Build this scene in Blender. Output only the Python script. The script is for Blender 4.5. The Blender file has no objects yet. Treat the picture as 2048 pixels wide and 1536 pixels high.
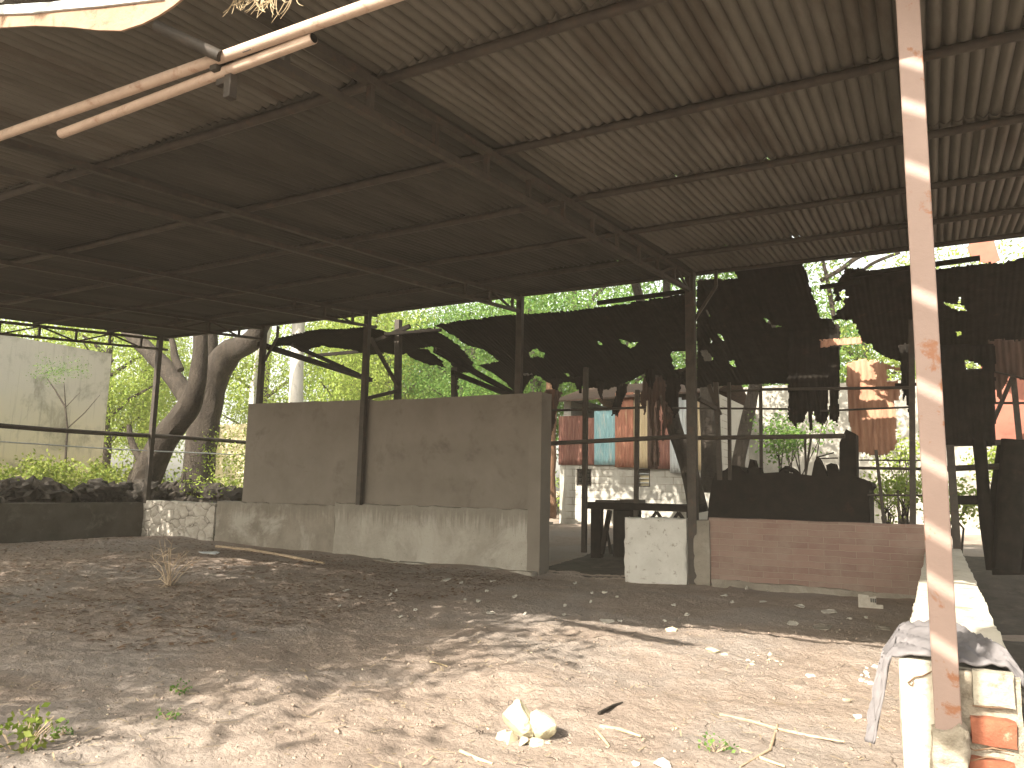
import bpy, bmesh, math, random
import numpy as np
from mathutils import Vector, Matrix, noise
rnd = random.Random(7)
nrs = np.random.RandomState(11)
sc = bpy.context.scene
COL = sc.collection

# ------------------------------------------------------------------ camera model (focal length, yaw, pitch, roll measured from the photo)
FPX, YAW, PIT, ROL = 1519.15, .50789, .1374, .01978
def _cam():
    cy, sy, cp, sp = math.cos(YAW), math.sin(YAW), math.cos(PIT), math.sin(PIT)
    F = Vector((-sy*cp, cy*cp, sp)); R = Vector((cy, sy, 0)); U = R.cross(F)
    c, s = math.cos(ROL), math.sin(ROL)
    return F, c*R+s*U, c*U-s*R
CF, CR, CU = _cam()
CO = Vector((0, 0, 1.5))
def ray(x, y): return CF + (x-1024)/FPX*CR - (y-768)/FPX*CU
def aD(x, y, D):
    r = ray(x, y); return CO + r*(D/r.y)
def aX(x, y, X):
    r = ray(x, y); return CO + r*(X/r.x)
def aZ(x, y, Z=0.0):
    r = ray(x, y); return CO + r*((Z-1.5)/r.z)
def aP(x, y, O, N):
    r = ray(x, y); return CO + r*((O-CO).dot(N)/r.dot(N))

SUN = Vector((1.25, 5.5, -4.1))            # direction the sunlight travels

# ------------------------------------------------------------------ materials
def new_mat(name):
    m = bpy.data.materials.new(name); m.use_nodes = True
    nt = m.node_tree; nt.nodes.clear()
    out = nt.nodes.new('ShaderNodeOutputMaterial'); b = nt.nodes.new('ShaderNodeBsdfPrincipled')
    nt.links.new(b.outputs[0], out.inputs[0])
    b.inputs['Specular IOR Level'].default_value = .25
    return m, nt, b, out
def coords(nt, scale=(1, 1, 1), kind='Object'):
    t = nt.nodes.new('ShaderNodeTexCoord'); mp = nt.nodes.new('ShaderNodeMapping')
    mp.inputs['Scale'].default_value = scale
    nt.links.new(t.outputs[kind], mp.inputs[0]); return mp.outputs[0]
def noise_n(nt, vec, scale, detail=6, rough=.6, dist=0):
    n = nt.nodes.new('ShaderNodeTexNoise'); n.inputs['Scale'].default_value = scale
    n.inputs['Detail'].default_value = detail; n.inputs['Roughness'].default_value = rough
    n.inputs['Distortion'].default_value = dist
    nt.links.new(vec, n.inputs['Vector']); return n.outputs['Fac']
def ramp(nt, fac, stops):
    r = nt.nodes.new('ShaderNodeValToRGB'); e = r.color_ramp.elements
    while len(e) < len(stops): e.new(.5)
    for el, (p, c) in zip(e, stops):
        el.position = p; el.color = (*c, 1) if len(c) == 3 else c
    nt.links.new(fac, r.inputs[0]); return r.outputs[0]
def mixc(nt, fac, a, b, mode='MIX'):
    m = nt.nodes.new('ShaderNodeMix'); m.data_type = 'RGBA'; m.blend_type = mode
    if isinstance(fac, (int, float)): m.inputs[0].default_value = fac
    else: nt.links.new(fac, m.inputs[0])
    for i, v in ((6, a), (7, b)):
        if isinstance(v, tuple): m.inputs[i].default_value = (*v, 1)
        else: nt.links.new(v, m.inputs[i])
    return m.outputs[2]
def bump(nt, b, h, strength=.4, dist=.02):
    n = nt.nodes.new('ShaderNodeBump'); n.inputs['Strength'].default_value = strength
    n.inputs['Distance'].default_value = dist
    nt.links.new(h, n.inputs['Height']); nt.links.new(n.outputs[0], b.inputs['Normal'])
def M(name, c1, c2, scale=4, c3=None, s2=None, rough=.85, bs=.4, bd=.01, bscale=40, metal=0, stretch=(1, 1, 1), lo=.35, hi=.65, spec=.25, st_lo=.55, st_hi=.7):
    """two-tone noise surface, optional third stain colour c3 at its own scale s2"""
    m, nt, b, out = new_mat(name)
    v = coords(nt, stretch)
    col = ramp(nt, noise_n(nt, v, scale, 8, .65), [(lo, c1), (hi, c2)])
    if c3:
        f = ramp(nt, noise_n(nt, v, s2 or scale*.4, 7, .7, .3), [(st_lo, (0, 0, 0)), (st_hi, (1, 1, 1))])
        col = mixc(nt, f, col, c3)
    nt.links.new(col, b.inputs['Base Color'])
    b.inputs['Roughness'].default_value = rough; b.inputs['Metallic'].default_value = metal
    b.inputs['Specular IOR Level'].default_value = spec
    if bs: bump(nt, b, noise_n(nt, coords(nt), bscale, 8, .7), bs, bd)
    return m

def leaf_mat(name, c1, c2, c3, trans=.42):
    m, nt, b, out = new_mat(name)
    geo = nt.nodes.new('ShaderNodeNewGeometry')
    col = ramp(nt, noise_n(nt, coords(nt), .9, 3, .6), [(.3, c1), (.7, c2)])
    r = ramp(nt, geo.outputs['Random Per Island'], [(.0, (0, 0, 0)), (1, (1, 1, 1))])
    col = mixc(nt, r, col, c3)
    nt.links.new(col, b.inputs['Base Color']); b.inputs['Roughness'].default_value = .6
    t = nt.nodes.new('ShaderNodeBsdfTranslucent'); nt.links.new(col, t.inputs[0])
    mx = nt.nodes.new('ShaderNodeMixShader'); mx.inputs[0].default_value = trans
    nt.links.new(b.outputs[0], mx.inputs[1]); nt.links.new(t.outputs[0], mx.inputs[2])
    nt.links.new(mx.outputs[0], out.inputs[0]); return m

def brick_mat(name, c1, c2, mortar, bw, rh, ms=.006):
    m, nt, b, out = new_mat(name)
    t = nt.nodes.new('ShaderNodeTexCoord'); sx = nt.nodes.new('ShaderNodeSeparateXYZ'); cx = nt.nodes.new('ShaderNodeCombineXYZ')
    nt.links.new(t.outputs['Object'], sx.inputs[0])
    wob = noise_n(nt, t.outputs['Object'], 3.0, 3)
    ma = nt.nodes.new('ShaderNodeMath'); ma.operation = 'MULTIPLY_ADD'; ma.inputs[1].default_value = .05
    nt.links.new(wob, ma.inputs[0]); nt.links.new(sx.outputs['Z'], ma.inputs[2])
    nt.links.new(sx.outputs['X'], cx.inputs['X']); nt.links.new(ma.outputs[0], cx.inputs['Y'])
    bt = nt.nodes.new('ShaderNodeTexBrick'); nt.links.new(cx.outputs[0], bt.inputs['Vector'])
    bt.inputs['Scale'].default_value = 1; bt.inputs['Brick Width'].default_value = bw; bt.inputs['Row Height'].default_value = rh
    bt.inputs['Mortar Size'].default_value = ms; bt.inputs['Mortar Smooth'].default_value = .4
    bt.inputs['Color1'].default_value = (*c1, 1); bt.inputs['Color2'].default_value = (*c2, 1); bt.inputs['Mortar'].default_value = (*mortar, 1)
    dust = ramp(nt, noise_n(nt, coords(nt), 2.2, 8, .7), [(.42, (0, 0, 0)), (.7, (.75, .75, .75))])
    col = mixc(nt, dust, bt.outputs['Color'], mortar)
    nt.links.new(col, b.inputs['Base Color']); b.inputs['Roughness'].default_value = .9
    inv = nt.nodes.new('ShaderNodeMath'); inv.operation = 'SUBTRACT'; inv.inputs[0].default_value = 1
    nt.links.new(bt.outputs['Fac'], inv.inputs[1])
    ad = nt.nodes.new('ShaderNodeMath'); ad.operation = 'MULTIPLY_ADD'; ad.inputs[1].default_value = .5
    nt.links.new(noise_n(nt, coords(nt), 30, 8, .7), ad.inputs[0]); nt.links.new(inv.outputs[0], ad.inputs[2])
    bump(nt, b, ad.outputs[0], .6, .012); return m

def dirt_mat():
    m, nt, b, out = new_mat('dry_dirt')
    v = coords(nt)
    a = ramp(nt, noise_n(nt, v, .6, 6, .6), [(.35, (.225, .178, .145)), (.65, (.335, .275, .229))])
    bcol = ramp(nt, noise_n(nt, v, 6, 10, .8), [(.27, (.21, .163, .131)), (.5, (.305, .247, .202)), (.76, (.40, .337, .283))])
    col = mixc(nt, .62, a, bcol)
    grey = ramp(nt, noise_n(nt, v, .4, 6, .65, .6), [(.46, (0, 0, 0)), (.6, (.75, .75, .75))])
    col = mixc(nt, grey, col, (.30, .265, .235))
    sp = ramp(nt, noise_n(nt, v, 70, 3, .6), [(.6, (0, 0, 0)), (.7, (.6, .6, .6))])
    col = mixc(nt, sp, col, (.40, .34, .26))
    # crumbs and short cracks
    vo = nt.nodes.new('ShaderNodeTexVoronoi'); vo.inputs['Scale'].default_value = 26
    wv = nt.nodes.new('ShaderNodeMix'); wv.data_type = 'VECTOR'; wv.inputs[0].default_value = .05
    wn = nt.nodes.new('ShaderNodeTexNoise'); wn.inputs['Scale'].default_value = 12; nt.links.new(v, wn.inputs['Vector'])
    nt.links.new(v, wv.inputs[4]); nt.links.new(wn.outputs['Color'], wv.inputs[5]); nt.links.new(wv.outputs[1], vo.inputs['Vector'])
    crk = nt.nodes.new('ShaderNodeTexVoronoi'); crk.feature = 'DISTANCE_TO_EDGE'; crk.inputs['Scale'].default_value = 7
    wv2 = nt.nodes.new('ShaderNodeMix'); wv2.data_type = 'VECTOR'; wv2.inputs[0].default_value = .18
    wn2 = nt.nodes.new('ShaderNodeTexNoise'); wn2.inputs['Scale'].default_value = 5; nt.links.new(v, wn2.inputs['Vector'])
    nt.links.new(v, wv2.inputs[4]); nt.links.new(wn2.outputs['Color'], wv2.inputs[5]); nt.links.new(wv2.outputs[1], crk.inputs['Vector'])
    ck = ramp(nt, crk.outputs['Distance'], [(.0, (1, 1, 1)), (.03, (0, 0, 0))])
    gate = ramp(nt, noise_n(nt, v, 2.6, 6, .7), [(.54, (0, 0, 0)), (.62, (.9, .9, .9))])
    ckg = mixc(nt, 1.0, ck, gate, 'MULTIPLY')
    col = mixc(nt, ckg, col, (.055, .04, .03))
    dk = ramp(nt, noise_n(nt, v, 38, 5, .7), [(.28, (.7, .7, .7)), (.36, (0, 0, 0))])
    col = mixc(nt, dk, col, (.075, .055, .042))
    nt.links.new(col, b.inputs['Base Color']); b.inputs['Roughness'].default_value = .95
    b.inputs['Specular IOR Level'].default_value = .1
    def mad(x, k, y):
        n = nt.nodes.new('ShaderNodeMath'); n.operation = 'MULTIPLY_ADD'; nt.links.new(x, n.inputs[0]); n.inputs[1].default_value = k
        if y is None: n.inputs[2].default_value = 0
        else: nt.links.new(y, n.inputs[2])
        return n.outputs[0]
    h = mad(noise_n(nt, v, 11, 11, .8), 1.0, None)
    h = mad(noise_n(nt, v, 60, 8, .8), .8, h)
    h = mad(vo.outputs['Distance'], -.5, h)
    h = mad(ckg, -.5, h)
    bump(nt, b, h, .85, .028); return m

MAT = {}
MAT['dirt'] = dirt_mat()
MAT['roofshade'] = M('shade_dark_roof_sheet', (.036, .034, .028), (.062, .058, .048), 1.1, (.026, .023, .018), .5, rough=.8, bs=.2, bscale=60, stretch=(2.2, .35, 1))  # darker copy of the roof sheet, deep shade put into its colour
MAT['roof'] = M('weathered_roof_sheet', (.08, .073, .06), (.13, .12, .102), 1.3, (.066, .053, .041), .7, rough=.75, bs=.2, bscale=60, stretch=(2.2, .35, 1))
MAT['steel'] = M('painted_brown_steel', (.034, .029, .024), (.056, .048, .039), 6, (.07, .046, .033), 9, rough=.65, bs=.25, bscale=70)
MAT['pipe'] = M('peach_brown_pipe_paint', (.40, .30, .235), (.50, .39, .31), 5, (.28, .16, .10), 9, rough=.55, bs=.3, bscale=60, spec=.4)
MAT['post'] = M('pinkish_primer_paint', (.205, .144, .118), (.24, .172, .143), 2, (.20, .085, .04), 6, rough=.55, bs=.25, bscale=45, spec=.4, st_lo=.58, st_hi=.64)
MAT['plaster'] = M('grey_brown_plaster', (.155, .137, .112), (.195, .174, .146), 1.0, (.125, .108, .088), 1.2, bs=.2, bscale=60)
def stained_cement(name, lo, hi, white, streak):
    m, nt, b, out = new_mat(name)
    v = coords(nt)
    col = ramp(nt, noise_n(nt, v, 1.5, 9, .72, .3), [(.33, lo), (.62, hi)])
    wf = ramp(nt, noise_n(nt, v, .8, 9, .7, .5), [(.5, (0, 0, 0)), (.62, (1, 1, 1))])
    col = mixc(nt, wf, col, white)
    sep = nt.nodes.new('ShaderNodeSeparateXYZ'); nt.links.new(v, sep.inputs[0])
    sk = noise_n(nt, coords(nt, (7, 1, .35)), 2.2, 8, .7)
    ad = nt.nodes.new('ShaderNodeMath'); ad.operation = 'MULTIPLY_ADD'; ad.inputs[1].default_value = 1.3; nt.links.new(sk, ad.inputs[0]); nt.links.new(sep.outputs['Z'], ad.inputs[2])
    dr = ramp(nt, ad.outputs[0], [(.0, (0, 0, 0)), (1, (1, 1, 1))])
    mr = nt.nodes.new('ShaderNodeMapRange'); mr.inputs[1].default_value = 1.38; mr.inputs[2].default_value = 1.62; mr.inputs[4].default_value = streak; nt.links.new(ad.outputs[0], mr.inputs[0])
    col = mixc(nt, mr.outputs[0], col, (.125, .112, .09))
    sp = ramp(nt, noise_n(nt, v, 30, 5, .7), [(.3, (.8, .8, .8)), (.38, (0, 0, 0))])
    col = mixc(nt, sp, col, (.13, .115, .095))
    nt.links.new(col, b.inputs['Base Color']); b.inputs['Roughness'].default_value = .95
    bump(nt, b, noise_n(nt, v, 18, 10, .75), .8, .02); return m
MAT['plinth'] = stained_cement('stained_cement', (.17, .15, .122), (.255, .23, .19), (.34, .32, .275), .4)
MAT['streak'] = stained_cement('lime_streaked_cement', (.25, .23, .195), (.33, .31, .265), (.37, .35, .305), .5)
MAT['stonewall'] = None
MAT['darkwall'] = M('dark_cement', (.07, .062, .05), (.11, .098, .08), 1.5, (.15, .135, .11), 2.5, bs=.5, bscale=25)  # darker cement tone for the left side wall
MAT['whitewash'] = M('limewashed_cement', (.48, .47, .43), (.58, .57, .53), 2.5, (.30, .28, .24), 9, bs=.7, bscale=40, st_lo=.58, st_hi=.66)
MAT['lime'] = M('bright_lime_plaster', (.50, .46, .37), (.60, .56, .47), 3.5, (.34, .28, .2), 6, bs=.9, bscale=32, bd=.02, st_lo=.57, st_hi=.66)
MAT['brick'] = brick_mat('dusty_red_blockwork', (.185, .115, .093), (.235, .155, .127), (.265, .21, .172), .46, .098, .006)
MAT['block'] = M('cream_plastered_block', (.28, .255, .20), (.37, .34, .27), 6, (.16, .135, .10), 8, bs=1.0, bscale=30, bd=.015, st_lo=.58, st_hi=.68)
MAT['redbrick'] = M('orange_red_brick', (.19, .062, .034), (.25, .092, .052), 12, (.32, .23, .16), 9, bs=.8, bscale=45, bd=.012, st_lo=.62, st_hi=.7)
MAT['mortar'] = M('crumbled_mortar', (.27, .235, .18), (.42, .375, .30), 14, (.15, .12, .085), 11, bs=1.0, bscale=50, bd=.02)
MAT['cloth'] = M('grey_lavender_cloth', (.12, .113, .115), (.155, .147, .15), 9, bs=.4, bscale=120, bd=.003, rough=.95)
MAT['char'] = M('charred_black_metal', (.009, .008, .007), (.019, .016, .013), 5, (.04, .024, .017), 3, rough=.95, bs=.4, bscale=40, spec=.08, st_lo=.6, st_hi=.75)
MAT['charrust'] = M('smoked_rusty_sheet', (.05, .033, .026), (.095, .06, .046), 4, (.14, .075, .05), 2.5, rough=.8, bs=.3, bscale=50, stretch=(3, 3, .6))
MAT['rust'] = M('rusty_sheet', (.30, .15, .095), (.44, .25, .16), 3, (.20, .10, .07), 2.2, rough=.8, bs=.3, bscale=50, stretch=(3.5, 3.5, .5))
MAT['maroon'] = M('maroon_rust_sheet', (.17, .075, .058), (.235, .11, .085), 3, (.30, .17, .12), 3, rough=.75, bs=.25, bscale=40, stretch=(4, 4, .5))
MAT['blue'] = M('faded_blue_sheet', (.19, .36, .40), (.27, .44, .47), 3, (.50, .52, .48), 1.6, rough=.7, bs=.2, bscale=40, stretch=(3, 3, .7))
MAT['redsheet'] = M('brick_red_rust_sheet', (.29, .12, .08), (.36, .17, .11), 3, (.52, .40, .24), 1.1, rough=.75, bs=.2, stretch=(4, 4, .5))
MAT['creamsheet'] = M('cream_rust_sheet', (.42, .33, .2), (.50, .41, .27), 3, (.22, .13, .09), 1.6, rough=.75, bs=.2, stretch=(4, 4, .5))
MAT['galv'] = M('galvanised_sheet', (.40, .43, .44), (.52, .55, .55), 3, (.33, .32, .30), 2, rough=.6, bs=.2, stretch=(4, 4, .5))
MAT['redpanel'] = M('red_oxide_panel', (.20, .075, .052), (.26, .105, .072), 2, (.16, .065, .045), 3, rough=.7, bs=.2)
MAT['housewall'] = None
MAT['compound'] = M('grey_white_render', (.27, .26, .225), (.35, .335, .295), 1.2, (.19, .185, .16), .9, bs=.3, bscale=30, stretch=(1, 1, .6))
MAT['yellowwall'] = M('yellowish_render', (.50, .44, .28), (.60, .54, .37), 1.0, (.34, .33, .24), .8, bs=.3, bscale=30)
MAT['palewall'] = None
MAT['bark'] = M('rough_brown_bark', (.024, .019, .015), (.052, .042, .032), 5, (.075, .062, .048), 3, bs=1.0, bscale=16, bd=.09, stretch=(1, 1, .3))
MAT['palebark'] = M('smooth_white_bark', (.42, .40, .36), (.56, .54, .5), 2, (.24, .22, .19), 4, bs=.3, bscale=15, stretch=(1, 1, .45))
MAT['redbark'] = M('orange_brown_bark', (.15, .085, .05), (.26, .15, .09), 4, (.1, .06, .04), 3, bs=.9, bscale=11, bd=.04, stretch=(1, 1, .3))
MAT['leafA'] = leaf_mat('yellow_green_leaves', (.14, .24, .028), (.23, .32, .05), (.28, .335, .065))
MAT['leafB'] = leaf_mat('mid_green_leaves', (.05, .155, .026), (.10, .21, .038), (.155, .245, .05))
MAT['leafC'] = leaf_mat('bright_weed_leaves', (.10, .17, .02), (.17, .23, .035), (.22, .25, .05))
MAT['rock'] = M('dark_basalt', (.022, .019, .015), (.05, .043, .035), 3, (.085, .072, .055), 3, bs=1.0, bscale=9, bd=.06)
MAT['palerock'] = M('cream_limestone', (.42, .375, .25), (.54, .50, .375), 5, (.26, .205, .13), 7, bs=.7, bscale=25, bd=.012)
MAT['white'] = M('white_plaster_lump', (.46, .44, .39), (.58, .56, .51), 9, bs=.6, bscale=40)
MAT['paper'] = M('dusty_paper', (.34, .315, .27), (.46, .435, .38), 12, (.26, .225, .18), 8, bs=.3, bscale=60)
MAT['ink'] = M('dark_print', (.05, .05, .05), (.09, .09, .09), 20, bs=0)
MAT['straw'] = M('dry_straw', (.30, .235, .14), (.42, .34, .22), 20, bs=.2)
MAT['stick'] = M('dry_stick', (.30, .225, .15), (.42, .33, .23), 15, bs=.5, bscale=60)
MAT['clod'] = M('dirt_clods', (.20, .15, .115), (.33, .265, .21), 25, bs=.6, bscale=80)
MAT['litter'] = M('brown_leaf_litter', (.10, .058, .034), (.20, .128, .078), 8, bs=.2)
MAT['wood'] = M('slat_timber', (.16, .11, .07), (.24, .17, .11), 5, bs=.4, stretch=(1, 1, 5))
MAT['window'] = M('dark_room', (.012, .012, .011), (.02, .018, .016), 3, bs=0)

def stone_mat():
    m, nt, b, out = new_mat('lime_pointed_rubble')
    v = coords(nt, (1.7, 1.7, 2.2))
    wob = nt.nodes.new('ShaderNodeTexNoise'); wob.inputs['Scale'].default_value = 3; nt.links.new(v, wob.inputs['Vector'])
    mv = nt.nodes.new('ShaderNodeMix'); mv.data_type = 'VECTOR'; mv.inputs[0].default_value = .22
    nt.links.new(v, mv.inputs[4]); nt.links.new(wob.outputs['Color'], mv.inputs[5])
    vo = nt.nodes.new('ShaderNodeTexVoronoi'); vo.feature = 'DISTANCE_TO_EDGE'; vo.inputs['Scale'].default_value = 2.3
    nt.links.new(mv.outputs[1], vo.inputs['Vector'])
    edge = ramp(nt, vo.outputs['Distance'], [(.0, (1, 1, 1)), (.035, (0, 0, 0))])
    base = ramp(nt, noise_n(nt, v, 3, 8, .7), [(.35, (.30, .275, .235)), (.65, (.46, .43, .375))])
    nz = ramp(nt, noise_n(nt, v, 1.6, 4), [(.45, (0, 0, 0)), (.55, (1, 1, 1))])
    col = mixc(nt, edge, base, (.10, .085, .065))
    nt.links.new(mixc(nt, nz, base, col), b.inputs['Base Color']); b.inputs['Roughness'].default_value = .9
    r2 = ramp(nt, vo.outputs['Distance'], [(0, (0, 0, 0)), (.12, (1, 1, 1))])
    bump(nt, b, r2, .8, .03); return m
MAT['stonewall'] = stone_mat()

def housewall_mat():
    m, nt, b, out = new_mat('peeling_whitewash_on_block')
    t = nt.nodes.new('ShaderNodeTexCoord'); sx = nt.nodes.new('ShaderNodeSeparateXYZ'); cx = nt.nodes.new('ShaderNodeCombineXYZ')
    nt.links.new(t.outputs['Object'], sx.inputs[0]); nt.links.new(sx.outputs['X'], cx.inputs['X']); nt.links.new(sx.outputs['Z'], cx.inputs['Y'])
    bt = nt.nodes.new('ShaderNodeTexBrick'); nt.links.new(cx.outputs[0], bt.inputs['Vector'])
    bt.inputs['Scale'].default_value = 1; bt.inputs['Brick Width'].default_value = .5; bt.inputs['Row Height'].default_value = .22
    bt.inputs['Mortar Size'].default_value = .012
    bt.inputs['Color1'].default_value = (.40, .39, .35, 1); bt.inputs['Color2'].default_value = (.37, .355, .315, 1); bt.inputs['Mortar'].default_value = (.22, .205, .17, 1)
    v = coords(nt, (1, 1, .6))
    st = ramp(nt, noise_n(nt, v, 1.1, 9, .72), [(.5, (0, 0, 0)), (.72, (1, 1, 1))])
    pl = ramp(nt, noise_n(nt, v, .8, 4), [(.44, (0, 0, 0)), (.54, (1, 1, 1))])
    col = mixc(nt, pl, bt.outputs['Color'], (.40, .39, .35))
    nt.links.new(mixc(nt, st, col, (.20, .185, .15)), b.inputs['Base Color']); b.inputs['Roughness'].default_value = .9
    bump(nt, b, noise_n(nt, v, 25, 8), .4, .02); return m
MAT['housewall'] = housewall_mat()

def palewall_mat():
    m, nt, b, out = new_mat('mildewed_yellow_render')
    v = coords(nt)
    t = nt.nodes.new('ShaderNodeSeparateXYZ'); nt.links.new(v, t.inputs[0])
    ad = nt.nodes.new('ShaderNodeMath'); ad.operation = 'MULTIPLY_ADD'; ad.inputs[1].default_value = 2.6
    nt.links.new(noise_n(nt, v, .5, 7, .65), ad.inputs[0]); nt.links.new(t.outputs['Z'], ad.inputs[2])
    mr = nt.nodes.new('ShaderNodeMapRange'); mr.inputs[1].default_value = 2.6; mr.inputs[2].default_value = 5.6
    nt.links.new(ad.outputs[0], mr.inputs[0])
    col = ramp(nt, mr.outputs[0], [(0, (.56, .50, .33)), (.5, (.54, .50, .39)), (1, (.48, .46, .41))])  # yellow below, greyer above: sunlight and shade painted into the wall colour
    dk = ramp(nt, noise_n(nt, coords(nt, (1, 1, .8)), .9, 8, .7, .4), [(.5, (0, 0, 0)), (.68, (.85, .85, .85))])
    col = mixc(nt, dk, col, (.17, .165, .13))
    sk = ramp(nt, noise_n(nt, coords(nt, (1, 4, .2)), 2, 6), [(.55, (0, 0, 0)), (.7, (.5, .5, .5))])
    nt.links.new(mixc(nt, sk, col, (.22, .21, .18)), b.inputs['Base Color']); b.inputs['Roughness'].default_value = .9
    bump(nt, b, noise_n(nt, v, 20, 8), .3, .02); return m
MAT['palewall'] = palewall_mat()

# ------------------------------------------------------------------ mesh helpers
class MB:
    def __init__(s): s.v = []; s.f = []
    def box(s, x0, x1, y0, y1, z0, z1):
        n = len(s.v)
        s.v += [Vector(p) for p in ((x0, y0, z0), (x1, y0, z0), (x1, y1, z0), (x0, y1, z0), (x0, y0, z1), (x1, y0, z1), (x1, y1, z1), (x0, y1, z1))]
        s.f += [tuple(n+i for i in q) for q in ((3, 2, 1, 0), (4, 5, 6, 7), (0, 1, 5, 4), (1, 2, 6, 5), (2, 3, 7, 6), (3, 0, 4, 7))]
        return s
    def beam(s, p, q, w, h=None, up=None):
        p, q = Vector(p), Vector(q); h = h or w
        d = (q-p).normalized(); u = Vector(up) if up else (Vector((0, 0, 1)) if abs(d.z) < .95 else Vector((0, 1, 0)))
        a = d.cross(u).normalized(); b = a.cross(d)
        n = len(s.v)
        for c in (p, q):
            for i, j in ((-1, -1), (1, -1), (1, 1), (-1, 1)): s.v.append(c + a*(i*w/2) + b*(j*h/2))
        s.f += [tuple(n+i for i in k) for k in ((0, 1, 2, 3), (7, 6, 5, 4), (0, 4, 5, 1), (1, 5, 6, 2), (2, 6, 7, 3), (3, 7, 4, 0))]
        return s
    def tube(s, pts, rad, n=8, cap=True, wob=0):
        pts = [Vector(p) for p in pts]
        if not isinstance(rad, (list, tuple)): rad = [rad]*len(pts)
        base = len(s.v); m = len(pts); a = None
        for i, p in enumerate(pts):
            d = (pts[min(i+1, m-1)]-pts[max(i-1, 0)]).normalized()
            if a is None: a = d.orthogonal().normalized()
            a = (a - d*a.dot(d)).normalized(); b = d.cross(a)
            for k in range(n):
                t = 2*math.pi*k/n; r = rad[i]
                if wob: r *= 1 + wob*noise.noise(Vector((p.x*2+math.cos(t)*1.3, p.y*2+math.sin(t)*1.3, p.z*1.4)))
                s.v.append(p + (a*math.cos(t)+b*math.sin(t))*r)
        for i in range(m-1):
            for k in range(n):
                s.f.append((base+i*n+k, base+i*n+(k+1) % n, base+(i+1)*n+(k+1) % n, base+(i+1)*n+k))
        if cap:
            s.f.append(tuple(base+k for k in range(n))[::-1]); s.f.append(tuple(base+(m-1)*n+k for k in range(n)))
        return s
    def prism(s, pts, vec):
        """polygon (3-D points) extruded by vec"""
        n = len(s.v); k = len(pts); vec = Vector(vec)
        s.v += [Vector(p) for p in pts] + [Vector(p)+vec for p in pts]
        s.f.append(tuple(range(n, n+k))); s.f.append(tuple(range(n+2*k-1, n+k-1, -1)))
        for i in range(k):
            j = (i+1) % k; s.f.append((n+i, n+k+i, n+k+j, n+j))
        return s
    def blob(s, c, r, sub=2, amp=.3, fr=1.5, squash=1, seed=0):
        bm = bmesh.new(); bmesh.ops.create_icosphere(bm, subdivisions=sub, radius=1)
        n = len(s.v); rr = r if isinstance(r, (tuple, list)) else (r, r, r*squash)
        o = Vector((seed*3.1, seed*1.7, seed*2.3))
        for v in bm.verts:
            f = 1 + amp*noise.noise(v.co*fr+o) + amp*.5*noise.noise(v.co*fr*2.7+o)
            s.v.append(Vector(c)+Vector((v.co.x*rr[0]*f, v.co.y*rr[1]*f, v.co.z*rr[2]*f)))
        for f in bm.faces: s.f.append(tuple(n+v.index for v in f.verts))
        bm.free(); return s

def hull(c, r, n=13, seed=0, rough=.06):
    rs = random.Random(seed); bm = bmesh.new()
    for i in range(n):
        d = Vector((rs.gauss(0, 1), rs.gauss(0, 1), rs.gauss(0, 1))).normalized(); k = rs.uniform(.78, 1.08)
        bm.verts.new((d.x*r[0]*k, d.y*r[1]*k, d.z*r[2]*k))
    g = bmesh.ops.convex_hull(bm, input=bm.verts[:])
    bmesh.ops.delete(bm, geom=[e for e in g['geom_interior'] if isinstance(e, bmesh.types.BMVert)], context='VERTS')
    bmesh.ops.bevel(bm, geom=bm.edges[:]+bm.verts[:], offset=min(r)*.09, segments=2, profile=.6, affect='EDGES')
    bmesh.ops.triangulate(bm, faces=bm.faces[:]); bmesh.ops.subdivide_edges(bm, edges=bm.edges[:], cuts=1, use_grid_fill=True)
    m = MB(); L = max(r)
    for v in bm.verts:
        q = v.co/L; v.co *= 1+rough*(noise.noise(q*3+Vector((seed, 0, 0)))+.8*noise.noise(q*8))
    bm.verts.index_update(); m.v = [v.co+Vector(c) for v in bm.verts]; m.f = [tuple(v.index for v in f.verts) for f in bm.faces]
    bm.free(); return m
OFF = {}
def tag(o, label=None, cat=None, group=None, kind=None):
    if label: o['label'] = label
    if cat: o['category'] = cat
    if group: o['group'] = group
    if kind: o['kind'] = kind
    return o
def thing(name, loc, label, cat, group=None):
    o = bpy.data.objects.new(name, None); COL.objects.link(o); o.location = loc; o.empty_display_size = .2
    OFF[o] = Vector(loc); return tag(o, label, cat, group)
def mesh_obj(name, mb, mat, parent=None, smooth=False, label=None, cat=None, group=None, kind=None, origin=None, bevel=0, solid=0, recalc=True):
    if parent is not None: L = OFF[parent]
    elif origin is not None: L = Vector(origin)
    else:
        xs = [v.x for v in mb.v]; ys = [v.y for v in mb.v]; zs = [v.z for v in mb.v]
        L = Vector(((min(xs)+max(xs))/2, (min(ys)+max(ys))/2, min(zs)))
    me = bpy.data.meshes.new(name)
    me.from_pydata([tuple(v-L) for v in mb.v], [], mb.f)
    if recalc:
        bm = bmesh.new(); bm.from_mesh(me); bmesh.ops.recalc_face_normals(bm, faces=bm.faces); bm.to_mesh(me); bm.free()
    if smooth: me.polygons.foreach_set('use_smooth', [True]*len(me.polygons))
    if smooth: me.set_sharp_from_angle(angle=math.radians(42))
    me.materials.append(mat if not isinstance(mat, str) else MAT[mat])
    o = bpy.data.objects.new(name, me); COL.objects.link(o)
    if parent is not None: o.parent = parent
    else: o.location = L
    OFF[o] = L
    if bevel:
        b = o.modifiers.new('bevel', 'BEVEL'); b.width = bevel; b.segments = 2; b.limit_method = 'ANGLE'
    if solid:
        b = o.modifiers.new('solid', 'SOLIDIFY'); b.thickness = solid; b.offset = 0
    return tag(o, label, cat, group, kind)
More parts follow.
